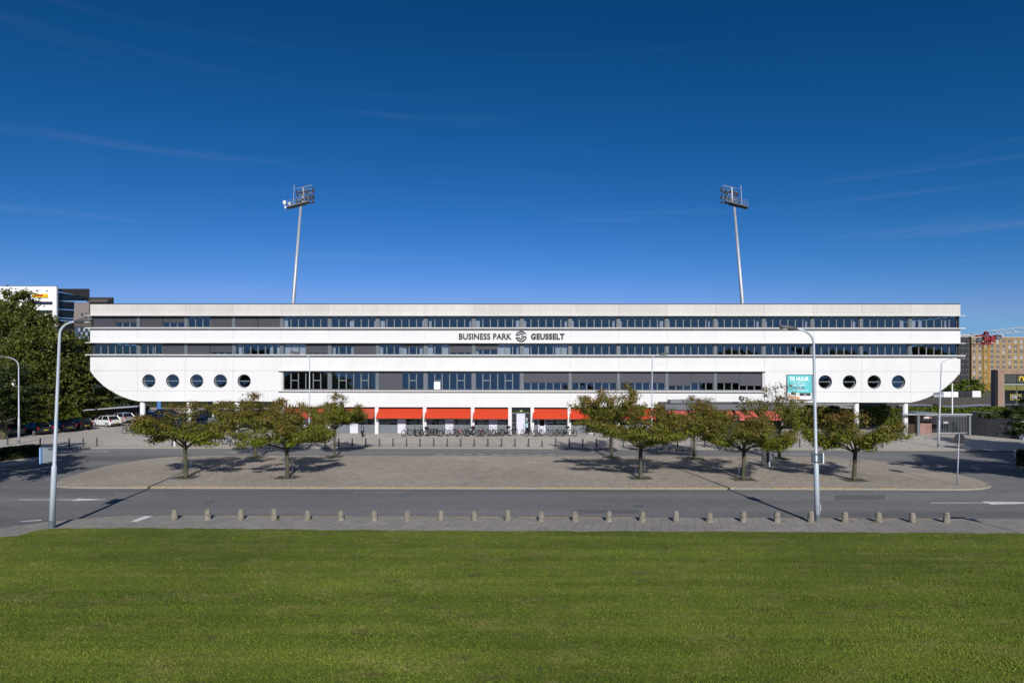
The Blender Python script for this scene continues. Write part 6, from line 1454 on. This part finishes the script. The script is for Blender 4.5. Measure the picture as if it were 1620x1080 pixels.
g = MB(); g.box(xm+2.7, xm+4.6, YC-.3, YC+1.3, cz_(536.5), cz_(529.8)); part('operator_cab', g, M['polebase'], tcn)
g = MB(); g.tube([(xm-3.0,YC+1,cz_(541.2)),(xm-2.2,YC+1,cz_(537.5)),(xm-1.5,YC+1,cz_(537.3))], [.5,1.0,.6], 6); part('winch', g, M['polebase'], tcn)
A_ = Vector((cx_(1569), YC+1, cz_(529.5))); B_ = Vector((cx_(1660), YC-12, cz_(521)))
def lattice(a, b, h0, h1, n, r_, mb):
    for k in range(n):
        u, v = k/n, (k+1)/n; p = a.lerp(b, u); q = a.lerp(b, v); hp = h0+(h1-h0)*u; hq = h0+(h1-h0)*v
        for s_ in (-.6,.6): mb.tube([p+Vector((0,s_,0)), q+Vector((0,s_,0))], r_, 4)
        mb.tube([p+Vector((0,0,hp)), q+Vector((0,0,hq))], r_*1.1, 4); m_ = (p+q)/2
        for s_ in (-.6,.6): mb.tube([p+Vector((0,s_,0)), m_+Vector((0,0,(hp+hq)/2))], r_*.6, 3); mb.tube([m_+Vector((0,0,(hp+hq)/2)), q+Vector((0,s_,0))], r_*.6, 3)
g = MB(); lattice(A_, B_, 1.5, 1.8, 10, .12, g); part('jib', g, cwh, tcn)
g = MB(); lattice(Vector((cx_(1567),YC+1,cz_(529.5))), Vector((cx_(1520),YC+9,cz_(531.5))), .3, .3, 6, .12, g); g.tube([(xm,YC+1,cz_(523.5)),(cx_(1522),YC+9,cz_(530.5))], .09, 4); g.tube([(xm,YC+1,cz_(523.5)),(cx_(1600),YC-3,cz_(524.5))], .07, 4); g.box(cx_(1522),cx_(1526),YC+7,YC+9,cz_(536),cz_(531)); part('counter_jib', g, cwh, tcn)
g = MB(); p = A_.lerp(B_, .52); g.box(p.x-.5, p.x+.5, p.y-.7, p.y+.7, p.z-.8, p.z+2.3); part('trolley', g, cred, tcn)
# far trees on the right
for k, (x, y, Y, rx_, rz2, lb) in enumerate(((1535,614,160,15,14,'round green tree before the dark apartment wing'),(1503,620,150,14,11,'green tree just right of the hull curve, behind the hoarding'))):
    kk = Y/1000; p = W(x, y, Y); lob = [(0,0,p.z,rx_*kk,rz2*kk),(-rx_*kk*.7,0,p.z-1.2,rx_*kk*.6,rz2*kk*.6),(rx_*kk*.7,.5,p.z-1,rx_*kk*.6,rz2*kk*.6)]
    big_tree('far_tree', lb, (p.x, Y, 0), lob, 6000, .28, G3, 80+k, .2)
# clumps under the left hull end
for k, (x, y, Y, rx_, rz2, lb) in enumerate(((166,632,112,18,10,'small dark tree under the left hull curve'),(212,634,118,10,8,'dark tree right of the pale poles under the hull'))):
    kk = Y/1000; p = W(x, y, Y); big_tree('far_tree', lb, (p.x, Y, 0), [(0,0,p.z,rx_*kk,rz2*kk),(1,0,p.z-.6,rx_*kk*.6,rz2*kk*.7)], 5000, .2, G2, 90+k, .15)

# ------------------------------------------------------------------ office towers on the left
YT = 190.0
def tx(x): return (x-810)*YT/F
def tz(y): return H-(y-579.1)*YT/F
ot = thing('white_office_tower', 'white office tower with a red on yellow roof sign, behind the big left tree', 'building', (0,0,0))
wt = mat('white_tower_render', (.78,.78,.78), .7, var=.02, vs=.3, stain=.04)
rws = [(452,477.2),(482,491),(496,505),(510,519),(524,533)]
g = MB(); zp = tz(453); 
for a, b in ((453,477),(482,490.5),(495.5,504),(509,517.5)): g.box(tx(-30), tx(83), YT, YT+.5, tz(b), tz(a))
g.box(tx(83)+.01, tx(89.3), YT, YT+.5, tz(560), tz(453)); g.box(tx(-30), tx(89.3), YT+.51, YT+.7, tz(640), tz(453)-.1)
part('wall', g, wt, ot)
for a, b in ((477,482),(490.5,495.5),(504,509)):
    for k in range(9):
        xa = 83-4.6*(k+1); g = MB(); g.box(tx(xa)+.03, tx(xa+4.6)-.03, YT+.38, YT+.45, tz(b)+.01, tz(a)-.01); part('window', g, fgl[0].materials[0] if k % 3 else M['glass_dark'], ot)
g = MB(); g.box(tx(-30), tx(89.4), YT-.05, YT+.75, tz(453)+.005, tz(452.2)); part('roof_edge', g, M['frame'], ot)
sgn = mat('sign_yellow', (.85,.58,.0), .5, var=.02); sred = mat('sign_red', (.45,.0,.01), .5, var=.02)
g = MB(); g.box(tx(52), tx(76.3), YT-.35, YT-.02, tz(470.3), tz(464.8)); sb_ = part('roof_sign', g, sgn, ot, label='yellow sign with red slanted letters')
wS = tx(76.3)-tx(52); part('sign_letters', text('DHL', wS*.58, .58*(tz(464.8)-tz(470.3)), sred, .04, .10, shear=.5), None, sb_, loc=(tx(52)+wS*.17, YT-.352, tz(469.1)))
g = MB()
for zz in (.22,.30,.38): z_ = tz(470.3)+(tz(464.8)-tz(470.3))*zz; g.box(tx(52)+.15, tx(52)+wS*.16, YT-.38, YT-.352, z_, z_+.045); g.box(tx(52)+wS*.80, tx(76.3)-.15, YT-.38, YT-.352, z_, z_+.045)
part('sign_lines', g, sred, sb_)
# glazed wing, its wall rising to the right
gw = thing('glazed_office_wing', 'dark glazed office wing with a slanting brown brick upper corner beside the white tower', 'building', (0,0,0))
brn = mat('dark_brown_brick_far', (.085,.07,.066), .9, var=.15, vs=.6); ltb = mat('taupe_brick_far', (.20,.17,.165), .9, var=.12, vs=.5)
def wpos(x): return YT+1+(x-90)*.25        # recedes to the right
def tq(x, y): Y = wpos(x); return ((x-810)*Y/F, Y, H-(y-579.1)*Y/F)
def tquad(name, pts, m, th=.6):
    q = [Vector(tq(*p)) for p in pts]; g = MB(); n = len(q); dv = Vector((.15,th,0)); g.add(q+[p+dv for p in q], [tuple(range(n)), tuple(range(2*n-1,n-1,-1))]+[((i+1)%n,i,i+n,(i+1)%n+n) for i in range(n)]); return part(name, g, m, gw)
tquad('brick_corner', [(90.3,460.5),(90.3,456.5),(139,456.5),(139,477),(137,477),(137,470.5)], brn)
levels = [(462,475.5),(476,488.5),(489.5,502),(503,506)]
for li, (a, b) in enumerate(levels):
    xr = 137 if li == 0 else 116.5
    n_ = 9 if li == 0 else 5
    for k in range(n_):
        xa = 91+(xr-91)*k/n_; xb = 91+(xr-91)*(k+1)/n_-.5
        ta = a+(8.0*(xa-91)/46 if li == 0 else 1.5*(xa-91)/25); tb_ = a+(8.0*(xb-91)/46 if li == 0 else 1.5*(xb-91)/25)
        if li: tquad('window', [(xa,b+1.2*(xa-91)/25),(xa,ta),(xb,tb_),(xb,b+1.2*(xb-91)/25)], fgl[0].materials[0], .2)
        else: tquad('window', [(xa,b),(xa,ta),(xb,tb_),(xb,b)], fgl[0].materials[0], .2)
for y in (475.6, 489, 502.5):
    tquad('floor_band', [(90.5,y+.9),(90.5,y-.1),(117 if y > 476 else 120,y+1.8),(117 if y > 476 else 120,y+2.8)], M['galv'], .8)
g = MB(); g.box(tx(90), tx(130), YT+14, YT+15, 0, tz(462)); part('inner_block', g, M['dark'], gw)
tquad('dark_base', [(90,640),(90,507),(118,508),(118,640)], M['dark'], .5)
tb2 = thing('taupe_brick_block', 'taupe brick office block with small windows, between the glazed wing and the white hull', 'building', (0,0,0))
g = MB(); YQ = YT-6; kx = lambda x: (x-810)*YQ/F; kz = lambda y: H-(y-579.1)*YQ/F
g.add([(kx(116),YQ,kz(507)),(kx(118.5),YQ,kz(478)),(kx(141),YQ,kz(478)),(kx(141),YQ,kz(507)),(kx(116),YQ+3,kz(507)),(kx(118.5),YQ+3,kz(478)),(kx(141),YQ+3,kz(478)),(kx(141),YQ+3,kz(507))], [(3,2,1,0),(4,5,6,7),(0,1,5,4),(1,2,6,5),(2,3,7,6),(3,0,4,7)]); g.box(kx(141)+.01, kx(168), YQ+.5, YQ+2, kz(640), kz(478)); part('wall', g, ltb, tb2)
g = MB(); g.box(kx(141), kx(170.5), YQ-.2, YQ+2.2, kz(478)+.01, kz(477)+.6); g.box(kx(118), kx(150), YQ-.2, YQ+.3, kz(517), kz(507)-.01); part('dark_band', g, brn, tb2)
for x, y0, y1, w_ in ((130,495,499.5,2.4),(136.5,495,505.5,2.6)): g = MB(); g.box(kx(x-w_/2), kx(x+w_/2), YQ-.06, YQ-.005, kz(y1), kz(y0)); part('window', g, fgl[0].materials[0], tb2)
for k in range(3):
    for j in range(5): g = MB(); g.box(kx(124+3.8*j), kx(127.2+3.8*j), YQ-.06, YQ+.4, kz(524+7*k), kz(518.5+7*k)); part('window', g, fgl[1-(j+k) % 2].materials[0], tb2)
g = MB(); g.box(kx(118), kx(180), YQ+.1, YQ+.49, kz(640), kz(517)-.01); part('glazing_wall', g, mat('blue_grey_glazing', (.05,.08,.12), .2, var=.2, vs=.3), tb2)

# woodland behind the camera and on both sides, seen as reflections in the panes and closing the horizon
def wood(name, label, boxes, n, seed):
    r = np.random.default_rng(seed); C = []
    for x0, x1, y0, y1, h in boxes:
        k = int(n/len(boxes)); x = x0+(x1-x0)*r.random(k); y = y0+(y1-y0)*r.random(k); hh = h*(.72+.28*np.abs(np.sin(x*.11+seed)*np.cos(x*.047+y*.1))); z = hh*(1-.75*r.random(k)**1.6); C.append(np.stack([x,y,z],1))
    C = np.concatenate(C); o = ob(name, leaf_mesh(name, C, 1.3, G3, seed, .2)); o['kind'] = 'stuff'; o['label'] = label; o['category'] = 'woodland'
wood('far_woodland', 'far belt of trees closing the horizon beyond the buildings', [(-420,-130,300,340,11),(175,420,360,400,11)], 9000, 5)
wood('near_woodland', 'belt of trees across the road reflected in the window panes', [(-190,-56,-62,-50,12),(62,118,-66,-52,13),(132,190,-66,-52,14)], 12000, 6)
